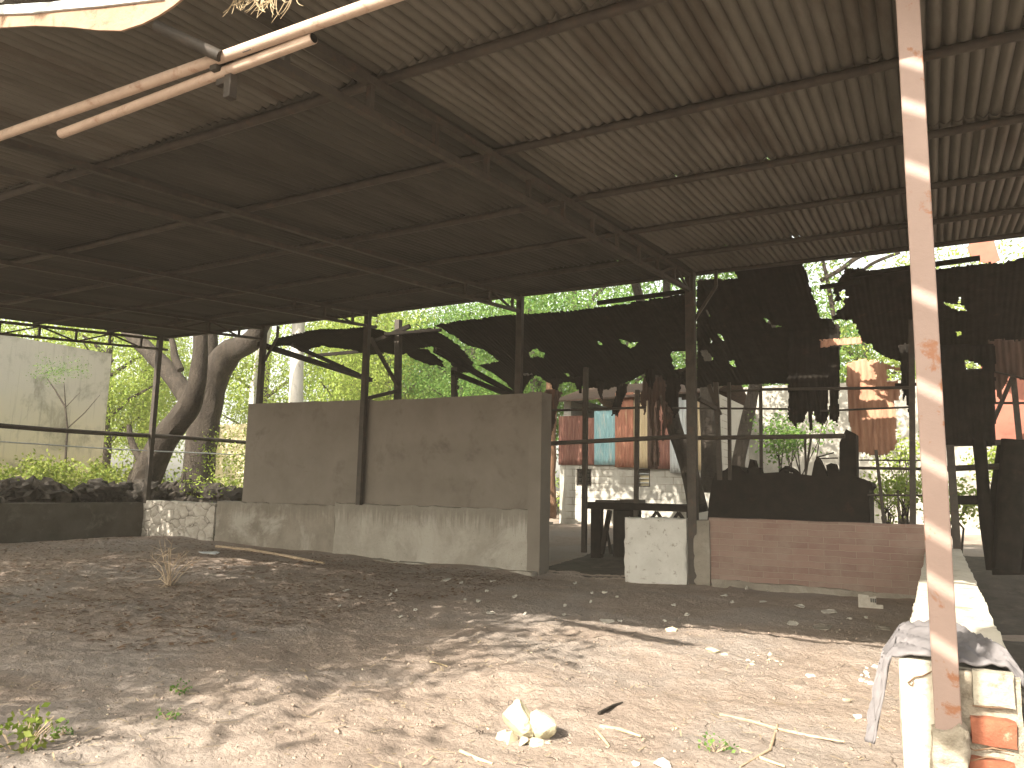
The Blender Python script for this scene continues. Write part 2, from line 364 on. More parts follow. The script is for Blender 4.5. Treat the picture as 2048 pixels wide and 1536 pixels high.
def np_mesh(name, verts, faces, mat, parent=None, smooth=False, origin=(0, 0, 0), **kw):
    L = OFF[parent] if parent is not None else Vector(origin)
    me = bpy.data.meshes.new(name)
    k = faces.shape[1]
    me.vertices.add(len(verts)); me.vertices.foreach_set('co', (verts-np.array(L)).astype(np.float32).ravel())
    me.loops.add(faces.size); me.loops.foreach_set('vertex_index', faces.astype(np.int32).ravel())
    me.polygons.add(len(faces)); me.polygons.foreach_set('loop_start', np.arange(0, faces.size, k, dtype=np.int32))
    me.polygons.foreach_set('loop_total', np.full(len(faces), k, dtype=np.int32))
    me.update(calc_edges=True); me.validate()
    if smooth: me.polygons.foreach_set('use_smooth', np.ones(len(faces), dtype=bool))
    me.materials.append(mat if not isinstance(mat, str) else MAT[mat])
    o = bpy.data.objects.new(name, me); COL.objects.link(o)
    if parent is not None: o.parent = parent
    else: o.location = L
    OFF[o] = Vector(L)
    return tag(o, **kw)

def inpoly(px, py, poly):
    ins = np.zeros(px.shape, bool); n = len(poly)
    for i in range(n):
        x1, y1 = poly[i]; x2, y2 = poly[(i+1) % n]
        if y1 == y2: continue
        c = ((y1 > py) != (y2 > py)) & (px < (x2-x1)*(py-y1)/(y2-y1)+x1); ins ^= c
    return ins
def torn_sheet(name, mat, parent, O, N, U, poly_px, holes_px=(), pitch=.09, amp=.012, cell=.03, jag=.06, sag=.05, **kw):
    if mat == 'char': amp = .006
    """corrugated metal sheet with ragged outline lying on the plane (O, N); ridges run across U"""
    O, N, U = Vector(O), Vector(N).normalized(), Vector(U).normalized(); V = N.cross(U).normalized()
    def uv(pp): return [((P-O).dot(U), (P-O).dot(V)) for P in (aP(x, y, O, N) for x, y in pp)]
    poly = uv(poly_px); holes = [uv(h) for h in holes_px]
    u0 = min(p[0] for p in poly)-.1; u1 = max(p[0] for p in poly)+.1; v0 = min(p[1] for p in poly)-.1; v1 = max(p[1] for p in poly)+.1
    cu = pitch/5; nu = int((u1-u0)/cu)+1; nv = int((v1-v0)/cell)+1
    uu = u0+np.arange(nu+1)*cu; vv = v0+np.arange(nv+1)*cell
    gu, gv = np.meshgrid(uu, vv)
    cu_, cv_ = (gu[:-1, :-1]+gu[1:, 1:])/2, (gv[:-1, :-1]+gv[1:, 1:])/2
    sd = rnd.random()*50
    jx = np.array([[noise.noise(Vector((u*5+sd, v*5, 1)))+.6*noise.noise(Vector((u*19+sd, v*11, 4))) for u in cu_[0]] for v in cv_[:, 0]])*jag
    jy = np.array([[noise.noise(Vector((u*5+sd, v*5, 9)))+.8*noise.noise(Vector((u*23+sd, v*9, 7))) for u in cu_[0]] for v in cv_[:, 0]])*jag
    keep = inpoly(cu_+jx, cv_+jy, poly)
    for h in holes: keep &= ~inpoly(cu_+jx*.7, cv_+jy*.7, h)
    hgt = amp*np.cos(gu/pitch*2*np.pi) + sag*np.sin(gu*1.3+sd)*np.cos(gv*1.1+sd*2)
    P = np.array(O)[None, None]+gu[..., None]*np.array(U)+gv[..., None]*np.array(V)+hgt[..., None]*np.array(N)
    idx = np.arange((nu+1)*(nv+1)).reshape(nv+1, nu+1)
    F = np.stack([idx[:-1, :-1], idx[:-1, 1:], idx[1:, 1:], idx[1:, :-1]], -1)[keep]
    used = np.unique(F); rm = np.full(idx.size, -1); rm[used] = np.arange(len(used))
    o = np_mesh(name, P.reshape(-1, 3)[used], rm[F], mat, parent, smooth=True, **kw)
    s = o.modifiers.new('solid', 'SOLIDIFY'); s.thickness = .003
    return o

def leaves(clusters, n_per, spread, size, rs, droop=.3, ratio=.42):
    """clusters: (k,3) centres -> rhombus leaves scattered round each"""
    C = np.repeat(np.asarray(clusters, float), n_per, 0); n = len(C)
    P = C + rs.normal(0, 1, (n, 3))*np.asarray(spread)
    d = rs.normal(0, 1, (n, 3)); d[:, 2] -= droop; d /= np.linalg.norm(d, axis=1)[:, None]
    w = np.cross(d, rs.normal(0, 1, (n, 3))); w /= np.linalg.norm(w, axis=1)[:, None]
    s = size*rs.uniform(.6, 1.3, (n, 1))
    V = np.stack([P, P+d*s*.5+w*s*ratio*.5, P+d*s, P+d*s*.5-w*s*ratio*.5], 1).reshape(-1, 3)
    return V, np.arange(4*n).reshape(n, 4)
def crown_clusters(c, r, k, rs, shell=.55):
    d = rs.normal(0, 1, (k, 3)); d /= np.linalg.norm(d, axis=1)[:, None]
    t = shell+(1-shell)*rs.uniform(0, 1, (k, 1))**.6
    t *= 1+.28*np.array([[noise.noise(Vector(x*2.1)+Vector(c))] for x in d])
    return np.array(c)+d*t*np.array(r)

# ------------------------------------------------------------------ ground
def sstep(a, b, x):
    t = min(1, max(0, (x-a)/(b-a))); return t*t*(3-2*t)
def gh(x, y, fine=True):
    h = .12*sstep(-7, -18, x)
    if x < -18.2: h = .85
    elif y > 13.2:
        h += .45*sstep(13.2, 20, y)
        if x < -10: h = max(h, .85*sstep(-10, -15, x))
    if x > .06: h = -.42 if y < 13 else -.42+.8*sstep(13, 19, y)
    h -= .05*sstep(11.2, 12.6, y)*sstep(-8.5, -6, x)*(y < 13.2)*(x < -3)
    if fine:
        p = Vector((x, y, 0))
        h += .065*noise.noise(p*.45)+.035*noise.noise(p*1.3+Vector((5, 2, 1)))+.014*noise.noise(p*3.4)+.010*noise.noise(p*9.5)
        if -9 < x < .2 and 1 < y < 9:
            rg = 1-abs(noise.noise(p*2.1+Vector((3, 8, 0)))); h += .022*(rg**8)
            h += .10*math.exp(-((x+2.9)**2/.8+(y-5.3)**2/.25)) + .08*math.exp(-((x+4.5)**2/1.2+(y-4.2)**2/.3))
            gx = -3.75-.18*math.sin(y*3.1)
            if 3.6 < y < 5.6: h -= .06*math.exp(-((x-gx)/.09)**2)*sstep(3.6, 4, y)*sstep(5.6, 5, y)
            h += .012*noise.noise(p*17)+.008*noise.noise(p*29)
    return h
gx = np.concatenate([np.linspace(-300, -60, 9), np.linspace(-52, -22, 16), np.linspace(-20.5, -18.3, 8), np.linspace(-18.1, -9, 150), np.linspace(-8.96, .04, 260), np.linspace(.08, 3, 16), np.linspace(3.6, 20, 16), np.linspace(26, 260, 9)])
gy = np.concatenate([np.linspace(-260, -20, 9), np.linspace(-14, 1.0, 14), np.linspace(1.3, 9, 215), np.linspace(9.05, 13.15, 80), np.linspace(13.25, 30, 70), np.linspace(33, 60, 10), np.linspace(75, 420, 9)])
GV = np.array([[(x, y, gh(x, y)) for x in gx] for y in gy]).reshape(-1, 3)
ix = np.arange(len(gx)*len(gy)).reshape(len(gy), len(gx))
GFc = np.stack([ix[:-1, :-1], ix[:-1, 1:], ix[1:, 1:], ix[1:, :-1]], -1).reshape(-1, 4)
np_mesh('ground', GV, GFc, 'dirt', smooth=True, kind='structure', label='bare dusty brown earth floor and yard')
def dark_floor(name, x0, x1, y0, y1, label):  # dark floor sheet: painted shade beside the wall, soot in the burnt shed
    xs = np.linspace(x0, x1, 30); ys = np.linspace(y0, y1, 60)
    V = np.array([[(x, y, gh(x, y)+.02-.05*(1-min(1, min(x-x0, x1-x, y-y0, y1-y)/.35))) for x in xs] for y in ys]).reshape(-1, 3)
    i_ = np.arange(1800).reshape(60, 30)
    np_mesh(name, V, np.stack([i_[:-1, :-1], i_[:-1, 1:], i_[1:, 1:], i_[1:, :-1]], -1).reshape(-1, 4), M('soot_and_shade_earth', (.03, .026, .02), (.062, .053, .042), 4, (.09, .075, .058), 3, bs=.7, bscale=30), smooth=True, kind='structure', label=label)
dark_floor('painted_shade_floor', .10, 3.5, 1.5, 12.9, 'dark sheet painting the shade on the floor right of the sunlit wall')  # dark sheet colours in the shade on this floor
dark_floor('burnt_floor', -6.9, 2.5, 13.12, 18.5, 'sooty dark floor of the burnt shed')
def onG(x, y, dz=0):
    """point of the ground seen at photo pixel (x, y)"""
    z = 0.0
    for _ in range(6):
        P = aZ(x, y, z); z = gh(P.x, P.y)
    return Vector((P.x, P.y, z+dz))

# ------------------------------------------------------------------ the open shed
def zr(D): return 4.32+.084*D
shed = thing('open_shed', (-9, 8, 0), 'large open shed with brown steel trusses and a corrugated roof over bare earth', 'shed')
def roof_row(x0, x1, d0, d1, dz, ph, mat='roof'):
    pitch, am = .1, .021
    xs = np.arange(x0, x1, pitch/10); ds = np.linspace(d0, d1, 14)
    gx_, gd = np.meshgrid(xs, ds)
    seam = np.floor((gx_+ph)/1.0); frac = (gx_+ph)-seam
    rj = np.sin(seam*12.9898)*.5
    z = zr(gd)+dz+.04-.046*np.abs(np.sin(gx_/pitch*np.pi))**.8+.004*rj*2+.010*frac+.012*np.sin(gd*1.7+seam*2.1)+.008*np.sin(gx_*.8+gd)
    P = np.stack([gx_, gd+(.02*np.sin(seam*7.3))*(gd > d1-.05), z], -1).reshape(-1, 3)
    i_ = np.arange(gx_.size).reshape(gx_.shape)
    F = np.stack([i_[:-1, :-1], i_[:-1, 1:], i_[1:, 1:], i_[1:, :-1]], -1).reshape(-1, 4)
    o = np_mesh('roof_sheet', P, F, mat, shed, smooth=True, label='sheets with the deep shade painted in' if mat == 'roofshade' else None)
    s = o.modifiers.new('solid', 'SOLIDIFY'); s.thickness = .004
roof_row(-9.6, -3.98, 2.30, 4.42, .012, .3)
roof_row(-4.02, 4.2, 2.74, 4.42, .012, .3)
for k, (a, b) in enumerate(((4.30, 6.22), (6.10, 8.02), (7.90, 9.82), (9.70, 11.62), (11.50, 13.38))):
    roof_row(-18.25, -3.55, a, b, .0 if k % 2 == 0 else .012, .13*k, 'roofshade'); roof_row(-3.6, 4.2, a, b, .004 if k % 2 == 0 else .016, .13*k+.2)
for d in (4.35, 6.15, 7.95, 9.75, 11.55, 13.12):
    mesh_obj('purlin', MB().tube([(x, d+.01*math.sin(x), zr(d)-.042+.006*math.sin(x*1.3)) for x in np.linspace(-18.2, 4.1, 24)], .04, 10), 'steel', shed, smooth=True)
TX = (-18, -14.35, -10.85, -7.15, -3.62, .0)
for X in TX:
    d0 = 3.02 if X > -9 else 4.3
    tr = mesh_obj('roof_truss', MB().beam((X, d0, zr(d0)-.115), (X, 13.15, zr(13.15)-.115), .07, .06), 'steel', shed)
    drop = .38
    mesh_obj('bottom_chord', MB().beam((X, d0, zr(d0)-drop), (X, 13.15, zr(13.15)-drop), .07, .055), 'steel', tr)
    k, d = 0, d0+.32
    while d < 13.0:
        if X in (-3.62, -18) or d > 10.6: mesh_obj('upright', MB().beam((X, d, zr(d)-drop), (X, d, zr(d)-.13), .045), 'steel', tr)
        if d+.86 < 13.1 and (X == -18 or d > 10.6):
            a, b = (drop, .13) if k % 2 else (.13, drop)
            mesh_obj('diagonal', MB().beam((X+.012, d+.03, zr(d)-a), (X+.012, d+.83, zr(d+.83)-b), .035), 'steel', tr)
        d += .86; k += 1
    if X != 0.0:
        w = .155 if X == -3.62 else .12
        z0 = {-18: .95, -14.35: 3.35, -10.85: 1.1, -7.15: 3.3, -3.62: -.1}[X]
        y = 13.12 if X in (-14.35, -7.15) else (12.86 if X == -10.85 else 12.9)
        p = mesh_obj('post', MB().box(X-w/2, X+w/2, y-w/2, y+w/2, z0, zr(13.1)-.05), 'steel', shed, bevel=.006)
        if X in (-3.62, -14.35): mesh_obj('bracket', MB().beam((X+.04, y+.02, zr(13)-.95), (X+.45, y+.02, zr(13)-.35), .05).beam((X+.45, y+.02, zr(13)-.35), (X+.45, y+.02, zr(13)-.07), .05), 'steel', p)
# front right post, close to the camera
fp = mesh_obj('post', MB().box(-.055, .047, 3.862, 3.964, .35, zr(3.9)-.12), 'post', shed, bevel=.005, label='pinkish brown front post')
bw = MB()
for z, x0 in ((1.38, -.03),):
    bw.box(x0, x0+.03, 3.9615, 3.975, z, z+.05)
mesh_obj('weld_plate', bw, 'steel', fp)
# lit tie pipes under the front edge
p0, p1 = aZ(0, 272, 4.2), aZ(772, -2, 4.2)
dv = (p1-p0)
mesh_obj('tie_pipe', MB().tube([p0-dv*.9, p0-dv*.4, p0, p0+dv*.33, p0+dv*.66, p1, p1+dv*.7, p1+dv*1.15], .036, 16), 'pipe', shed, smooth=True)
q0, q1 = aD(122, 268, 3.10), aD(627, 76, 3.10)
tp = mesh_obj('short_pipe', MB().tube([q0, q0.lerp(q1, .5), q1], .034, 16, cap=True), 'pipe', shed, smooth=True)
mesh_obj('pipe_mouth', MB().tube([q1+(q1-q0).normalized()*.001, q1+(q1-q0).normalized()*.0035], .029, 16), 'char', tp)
cl = aD(440, 124, 3.08)
mesh_obj('clamp', MB().box(cl.x-.04, cl.x+.03, cl.y-.05, cl.y+.05, cl.z-.075, cl.z+.05), 'steel', tp, bevel=.01)
b0, b1 = aD(312, 52, 2.78), aD(440, 112, 3.0)
st = mesh_obj('stub_pipe', MB().tube([b0, b1], .038, 14), 'steel', shed, smooth=True)
dd = (b0-b1).normalized()
mesh_obj('pipe_mouth', MB().tube([b0+dd*.001, b0+dd*.004], .032, 14), 'char', st)
h0 = aD(462, 160, 3.12)
mesh_obj('hanger', MB().box(h0.x-.03, h0.x+.03, h0.y-.03, h0.y+.03, h0.z-.13, h0.z+.12).box(h0.x-.12, h0.x+.0, h0.y-.02, h0.y+.02, h0.z-.02, h0.z+.03), 'steel', shed, bevel=.004)
# bent edge sheet hanging at the top left corner
fl = [(-60, 34), (0, 27), (60, 25), (120, 18), (200, 11), (325, -4), (365, -4), (345, 12), (318, 30), (285, 47), (242, 61), (195, 60), (140, 54), (70, 51), (0, 55), (-60, 62)]
f0 = mesh_obj('edge_flap', MB().prism([aD(x, y, 2.26) for x, y in fl], (0, .012, 0)), M('flaking_cream_peach_paint', (.25, .165, .11), (.32, .22, .155), 3, (.15, .09, .06), 7, bs=.6, bscale=35), shed, label='bent peach coloured sheet hanging at the roof edge')
lip = [(-60, 20), (0, 10), (100, 4), (200, -8), (325, -30), (325, -3), (200, 11.5), (120, 18.5), (60, 25.5), (0, 27.5), (-60, 34.5)]
mesh_obj('folded_lip', MB().prism([aD(x, y, 2.245) for x, y in lip], (0, .02, .0)), 'galv', f0)
# tuft of dry grass at the front edge
tf = MB()
for i in range(44):
    x = rnd.uniform(470, 600); a = aD(x, -6, 2.96)
    L = rnd.uniform(.06, .17); s = rnd.uniform(-.09, .09)
    pts = [a+Vector((s*t*t*1.1, -.03*t, -L*t+.03*t*t*rnd.random())) for t in (0, .25, .5, .75, 1)]
    tf.tube(pts, [.0028, .0028, .0024, .002, .001], 5)
mesh_obj('dry_grass_tuft', tf, 'straw', smooth=True, label='pale dry grass tuft hanging from the roof edge above the lit pipes', cat='grass tuft')

# ------------------------------------------------------------------ walls
def slab(x0, x1, y0, y1, z0, z1, step=.15, amp=.012, ztop=None, fr=2.2, edge=.02):
    """box with subdivided, slightly uneven faces"""
    bm = bmesh.new(); bmesh.ops.create_cube(bm, size=1)
    for v in bm.verts:
        v.co = Vector((x0+(v.co.x+.5)*(x1-x0), y0+(v.co.y+.5)*(y1-y0), z0+(v.co.z+.5)*(z1-z0)))
    for ax, a, b in ((0, x0, x1), (1, y0, y1), (2, z0, z1)):
        k = max(1, int((b-a)/step))
        for i in range(1, k):
            co = [0, 0, 0]; no = [0, 0, 0]; co[ax] = a+(b-a)*i/k; no[ax] = 1
            bmesh.ops.bisect_plane(bm, geom=bm.verts[:]+bm.edges[:]+bm.faces[:], plane_co=co, plane_no=no)
    bm.normal_update()
    nv = []
    for v in bm.verts:
        p = v.co.copy(); n = v.normal
        a = amp*(noise.noise(p*fr)+.6*noise.noise(p*fr*3.1))
        if len([f for f in v.link_faces]) and abs(n.x)+abs(n.y)+abs(n.z) > 1.2: a -= edge*(.3+abs(noise.noise(p*5)))
        nv.append(p+n*a)
    bm.verts.index_update()
    m = MB(); m.v = nv; m.f = [tuple(v.index for v in f.verts) for f in bm.faces]
    if ztop:
        for v in m.v:
            if v.z > z0+.5*(z1-z0): v.z += ztop(v.x, v.y)*(v.z-z0)/(z1-z0)
    bm.free(); return m
rear = thing('rear_wall', (-11, 13, 0), 'grey brown plastered rear wall with a tall upper part on a stained plinth', 'wall')
mesh_obj('stone_section', slab(-18.05, -15.35, 12.86, 13.35, -.2, 1.02, .14, .03), 'stonewall', rear, smooth=True, label='cracked rubble stone section')
mesh_obj('plinth', slab(-15.35, -11.55, 12.90, 13.4, -.2, 1.07, .07, .02, lambda x, y: .03*noise.noise(Vector((x*4, y*4, 0))), fr=3.5), 'plinth', rear, smooth=True)
mesh_obj('plinth', slab(-11.55, -6.76, 12.88, 13.4, -.3, 1.12, .07, .02, lambda x, y: .03*noise.noise(Vector((x*4, y*4, 3))), fr=3.5), 'streak', rear, smooth=True, label='lime streaked plinth')
mesh_obj('upper_panel', slab(-14.62, -10.9, 13.02, 13.26, 1.05, 3.40, .3, .008, lambda x, y: .02*noise.noise(Vector((x*3, 0, 0)))+(x+10.9)*-.012), 'plaster', rear, smooth=True)
mesh_obj('upper_panel', slab(-10.86, -6.78, 12.97, 13.24, 1.10, 3.36, .3, .008, lambda x, y: .02*noise.noise(Vector((x*3, 0, 0)))), 'plaster', rear, smooth=True)
mesh_obj('end_pier', slab(-6.78, -6.50, 12.86, 13.30, -.3, 3.36, .15, .008), 'plaster', rear, smooth=True)
mesh_obj('footing', slab(-10.9, -6.55, 12.64, 12.87, -.3, .0, .1, .05), 'plinth', rear, smooth=True)
mesh_obj('side_wall', slab(-18.5, -18.05, 3, 12.95, -.2, .97, .3, .02), 'darkwall', smooth=True, label='dark low wall along the left side of the shed', cat='wall')
sw = mesh_obj('short_wall', slab(-4.86, -3.72, 12.86, 13.14, -.25, 1.06, .06, .02, lambda x, y: .02*noise.noise(Vector((x*5, 0, 0))), edge=.04), 'whitewash', smooth=True, label='short whitewashed low wall between the doorway and the brick wall', cat='wall')
bwall = thing('brick_wall', (-1.8, 13, 0), 'dusty red brick low wall at the back right below the burnt machine', 'wall')
mesh_obj('brick_panel', slab(-3.36, -.12, 12.86, 13.10, .02, 1.10, .2, .01), 'brick', bwall, smooth=True)
mesh_obj('pier', slab(-3.60, -3.33, 12.82, 13.16, -.2, 1.05, .08, .02), 'plinth', bwall, smooth=True)
mesh_obj('footing', slab(-3.3, -.15, 12.76, 12.86, -.2, .10, .1, .05), 'plinth', bwall, smooth=True)
rwall = thing('long_wall', (.04, 8, 0), 'sunlit lime plastered low wall running back along the right side', 'wall')
mesh_obj('wall_body', slab(-.175, .272, 4.02, 12.83, -.5, .775, .11, .016, lambda x, y: .03*noise.noise(Vector((x*4, y*1.5, 0)))), 'lime', rwall, smooth=True)
mesh_obj('end_strip', slab(-.185, -.045, 3.915, 4.03, -.5, .775, .03, .008, edge=.012), 'lime', rwall, smooth=True, label='smooth white plaster strip at the wall end')
mesh_obj('mortar_lump', slab(-.075, .065, 3.835, 3.93, -.5, .53, .025, .02, lambda x, y: .05*noise.noise(Vector((x*14, 1, 0))), fr=8, edge=.02), 'mortar', rwall, smooth=True)
mesh_obj('mortar_bed', slab(-.05, .285, 3.955, 4.03, -.5, .76, .03, .018, edge=.015), 'mortar', rwall, smooth=True)
def bk(xa, xb, ya, yb):
    xm = (xa+xb)/2; return aD(xa, (ya+yb)/2, 3.925).x, aD(xb, (ya+yb)/2, 3.925).x, aD(xm, yb, 3.925).z, aD(xm, ya, 3.925).z
for i, (x0, x1, z0, z1, mt) in enumerate((bk(1946, 2032, 1345, 1416)+('block',), bk(1940, 2036, 1438, 1496)+('redbrick',), bk(1934, 2034, 1520, 1580)+('redbrick',), bk(1946, 2036, 1602, 1660)+('redbrick',), bk(1862, 1876, 1522, 1550)+('redbrick',))):
    mesh_obj('exposed_brick', slab(x0, x1, 3.922 if i < 4 else 3.905, 4.0, z0, z1, .025, .007, edge=.012, fr=9), mt, rwall, smooth=True, label='plaster covered block' if i == 0 else None)

for k_, pl in enumerate(([(1815, 1366), (1830, 1354), (1845, 1352), (1858, 1346), (1868, 1340)], [(1818, 1368), (1824, 1371), (1828, 1362)], [(1945, 1411), (1970, 1414), (2020, 1417)], [(1932, 1492), (1950, 1501), (1985, 1496), (2025, 1505)], [(1940, 1522), (1975, 1514), (2010, 1517)])):
    yk = 3.906 if k_ < 2 else 3.93
    mesh_obj('crack', MB().tube([aD(x, y, yk) for x, y in pl], [.0035]*(len(pl)-1)+[.0015], 5), 'litter', rwall)
# grey cloth thrown over the wall end
def cloth():
    nS, nV = 90, 30; vs = []; fs = []
    for i in range(nS+1):
        s = i/nS
        if s < .30:
            t = s/.30; x = -.30+.085*t; z = .40+(.79-.40)*t; w0, w1 = 3.955-.035*(1-t)*.3, 3.955+.05+.15*t**1.5; bulge = .0
        else:
            t = (s-.30)/.70; x = -.215+.50*t; z = .783+.012*math.sin(math.pi*min(1, t*1.15)) - .08*max(0, t-.88)/.12; w0 = 3.975+.03*math.sin(t*7)+.12*max(0, t-.6); w1 = 4.62+.42*math.sin(math.pi*min(1, t*.8+.18))-.45*t*t
        for j in range(nV+1):
            v = j/nV; y = w0+(w1-w0)*v
            f = .034*noise.noise(Vector((s*4, v*6, 2)))+.026*(1-abs(noise.noise(Vector((s*3.3, v*7+s*5, 8))))*3)+.010*noise.noise(Vector((s*16, v*22, 5)))
            f *= .35+.65*min(1, v*6)
            if s < .30: vs.append(Vector((x-abs(f)*.8-.02*v, y, z)))
            else: vs.append(Vector((x+.3*f, y, z+max(-.012, f)+.012*(1-abs(2*v-1)))))
    for i in range(nS):
        for j in range(nV):
            a = i*(nV+1)+j; fs.append((a, a+1, a+nV+2, a+nV+1))
    m = MB(); m.v = vs; m.f = fs; return m
co = mesh_obj('draped_cloth', cloth(), 'cloth', smooth=True, solid=.012, label='crumpled grey cloth draped over the near end of the sunlit wall', cat='cloth')

# ------------------------------------------------------------------ left yard: walls, rail, boulders
mesh_obj('boundary_wall', slab(-30, -26, 2, 16.75, .3, 6.1, .9, .02), 'palewall', smooth=False, label='tall stained pale yellow wall at the far left', cat='wall')
mesh_obj('boundary_wall', slab(-31, -13.5, 25.0, 25.3, .3, 4.3, .9, .02), 'yellowwall', label='cream yellow compound wall behind the left trees', cat='wall')
rail = mesh_obj('pipe_rail', MB().tube([(-18.02, d, 2.66+.01*(d-9)+.015*math.sin(d)) for d in np.linspace(4, 17.2, 14)], .055, 10), 'steel', smooth=True, label='dark horizontal pipe rail running past the left side', cat='rail')
mesh_obj('wire', MB().tube([(-18.1, d, 2.27+.015*math.sin(d*.9)+.004*d) for d in np.linspace(4, 17, 14)], .016, 6), 'galv', smooth=True, label='thin pale wire strung below the left pipe rail', cat='wire')
bm_ = []
for i in range(5):
    m = MB().blob((0, 0, 0), (.44, .38, .32), 3, .75, 1.9, seed=i+1)
    bm_.append(m)
bould = []
for i in range(96):
    t = rnd.random(); x = -18.7-rnd.random()*1.9*(.4+t); y = rnd.uniform(7.0, 15.5)
    if i > 78: x = rnd.uniform(-19.5, -15.0); y = rnd.uniform(13.9, 16.2)
    z = .8+rnd.uniform(0, .42)*(1 if i < 79 else .9)
    k = i % 5
    if i < 5: o = mesh_obj('boulder', bm_[k], 'rock', smooth=False, origin=(0, 0, 0)); bould.append(o)
    else: o = bould[k].copy(); COL.objects.link(o)
    s = rnd.uniform(.6, 1.25); o.scale = (s*rnd.uniform(.8, 1.2), s*rnd.uniform(.8, 1.2), s*rnd.uniform(.7, 1.1))
    o.rotation_euler = (rnd.uniform(-.5, .5), rnd.uniform(-.5, .5), rnd.uniform(0, 6)); o.location = (x, y, z)
    tag(o, 'dark mossy boulder in the rubble heap behind the left low wall' if i < 79 else 'dark mossy boulder in the low heap beside the big forked tree', 'boulder', 'boulders heaped behind the low wall' if i < 79 else 'boulders by the forked tree')

# ------------------------------------------------------------------ trees
def limb(pts, n=12, wob=.12):
    """pts: (x, y, D, width_px) -> smooth tapered tube"""
    P = []; R = []
    for (x, y, D, w) in pts:
        p = aD(x, y, D); zf = (p-CO).dot(CF); P.append(p); R.append(w*zf/FPX/2)
    PP = []; RR = []
    for i in range(len(P)-1):
        a, b, c, d = P[max(i-1, 0)], P[i], P[i+1], P[min(i+2, len(P)-1)]
        for k in range(6):
            t = k/6
            PP.append(.5*((2*b)+(c-a)*t+(2*a-5*b+4*c-d)*t*t+(3*b-a-3*c+d)*t**3)); RR.append(R[i]+(R[i+1]-R[i])*t)
    PP.append(P[-1]); RR.append(R[-1])
    return MB().tube(PP, RR, n, wob=wob)
def join(*ms):
    o = MB()
    for m in ms:
        n = len(o.v); o.v += m.v; o.f += [tuple(i+n for i in f) for f in m.f]
    return o
def tree(label, base, trunk_mb, bark, crowns, leafm, n_per=60, spread=.34, size=.13, seed=1, group=None, limbs=()):
    rs = np.random.RandomState(seed)
    t = thing('tree', base, label, 'tree', group)
    tk = mesh_obj('trunk', trunk_mb, bark, t, smooth=True)
    for l in limbs: mesh_obj('limb', l, bark, t, smooth=True)
    if crowns:
        cs = np.concatenate([crown_clusters(c, r, k, rs) for c, r, k in crowns])
        V, F = leaves(cs, n_per, spread, size, rs)
        np_mesh('crown', V, F, leafm, t)
    return t
def B(x, y, D, dz=0): 
    p = aD(x, y, D); return (p.x, p.y, gh(p.x, p.y, False)+dz)
tree('tree with a dark trunk curving up to the right beside the left shed post', B(285, 990, 14.6),
     limb([(278, 1015, 14.6, 80), (287, 970, 14.6, 62), (305, 925, 14.6, 55), (335, 870, 14.6, 52), (372, 822, 14.6, 46), (392, 775, 14.6, 38), (400, 720, 14.6, 31), (401, 660, 14.6, 28), (404, 590, 14.6, 24), (420, 500, 14.6, 16)]), 'bark',
     [((-19.5, 15.2, 10), (2.6, 2.2, 1.2), 34)], 'leafA', seed=3, limbs=[limb([(300, 935, 14.7, 16), (276, 910, 14.7, 15), (262, 880, 14.7, 12), (258, 850, 14.7, 9)])])
tree('big old tree whose thick trunk forks with one heavy limb bending right', B(392, 950, 17),
     limb([(392, 985, 17, 78), (396, 945, 17, 64), (402, 900, 17, 60), (412, 830, 17, 58), (424, 775, 17, 56), (436, 738, 17, 58), (462, 702, 17, 50), (492, 690, 17, 42), (515, 665, 17, 36), (540, 610, 17, 28), (560, 540, 17, 18)]), 'bark',
     [((-20.5, 18, 10.5), (3.6, 3, 1.6), 50), ((-18, 19, 7.6), (2.5, 1.5, 1.2), 24), ((-22, 18.5, 5.4), (1.8, 1.2, .9), 22)], 'leafA', seed=4,
     limbs=[limb([(430, 755, 17, 42), (421, 720, 17, 34), (420, 680, 17, 30), (424, 610, 17, 24)]), limb([(398, 850, 17.3, 30), (372, 790, 17.3, 36), (330, 735, 17.3, 36), (285, 690, 17.3, 30), (250, 655, 17.3, 24), (215, 600, 17.3, 16)]), limb([(362, 740, 17.2, 14), (350, 715, 17.2, 16), (346, 690, 17.2, 12), (335, 650, 17.2, 10)])])
tree('leaning pale barked tree, its mottled trunk left of the straight white trunk', B(510, 960, 19),
     limb([(504, 960, 19, 26), (509, 800, 19, 21), (516, 745, 19, 20), (524, 700, 19, 20), (534, 655, 19, 19), (548, 590, 19, 16)]), 'palebark', [((-19, 20, 11), (2.5, 2, 1.6), 40)], 'leafB', seed=5)
tree('straight smooth white barked tree standing behind the rear wall', B(592, 960, 18),
     limb([(590, 960, 18, 31), (592, 810, 18, 28), (594, 720, 18, 26), (597, 640, 18, 25), (600, 560, 18, 20)], wob=.04), 'palebark', [((-16.5, 18.5, 11), (2.5, 2, 1.6), 40)], 'leafB', seed=6)
tree('leaning grey trunked tree in front of the patchwork tin house', B(1400, 1015, 18.2),
     limb([(1398, 1025, 18.2, 42), (1388, 980, 18.2, 36), (1376, 935, 18.2, 33), (1362, 893, 18.2, 31), (1350, 858, 18.2, 30), (1338, 815, 18.2, 28), (1322, 770, 18.2, 24), (1300, 700, 18.2, 22), (1280, 600, 18.2, 18), (1262, 540, 18.2, 14)]), 'bark',
     [((-8.8, 14.8, 9.6), (4.8, 3.4, 1.3), 560), ((-5.2, 20, 9), (3, 2.4, 1.4), 40)], 'leafB', seed=7, size=.2, limbs=[limb([(1318, 690, 18.3, 14), (1332, 610, 18.3, 17), (1334, 560, 18.3, 15), (1340, 500, 18.3, 10)])])
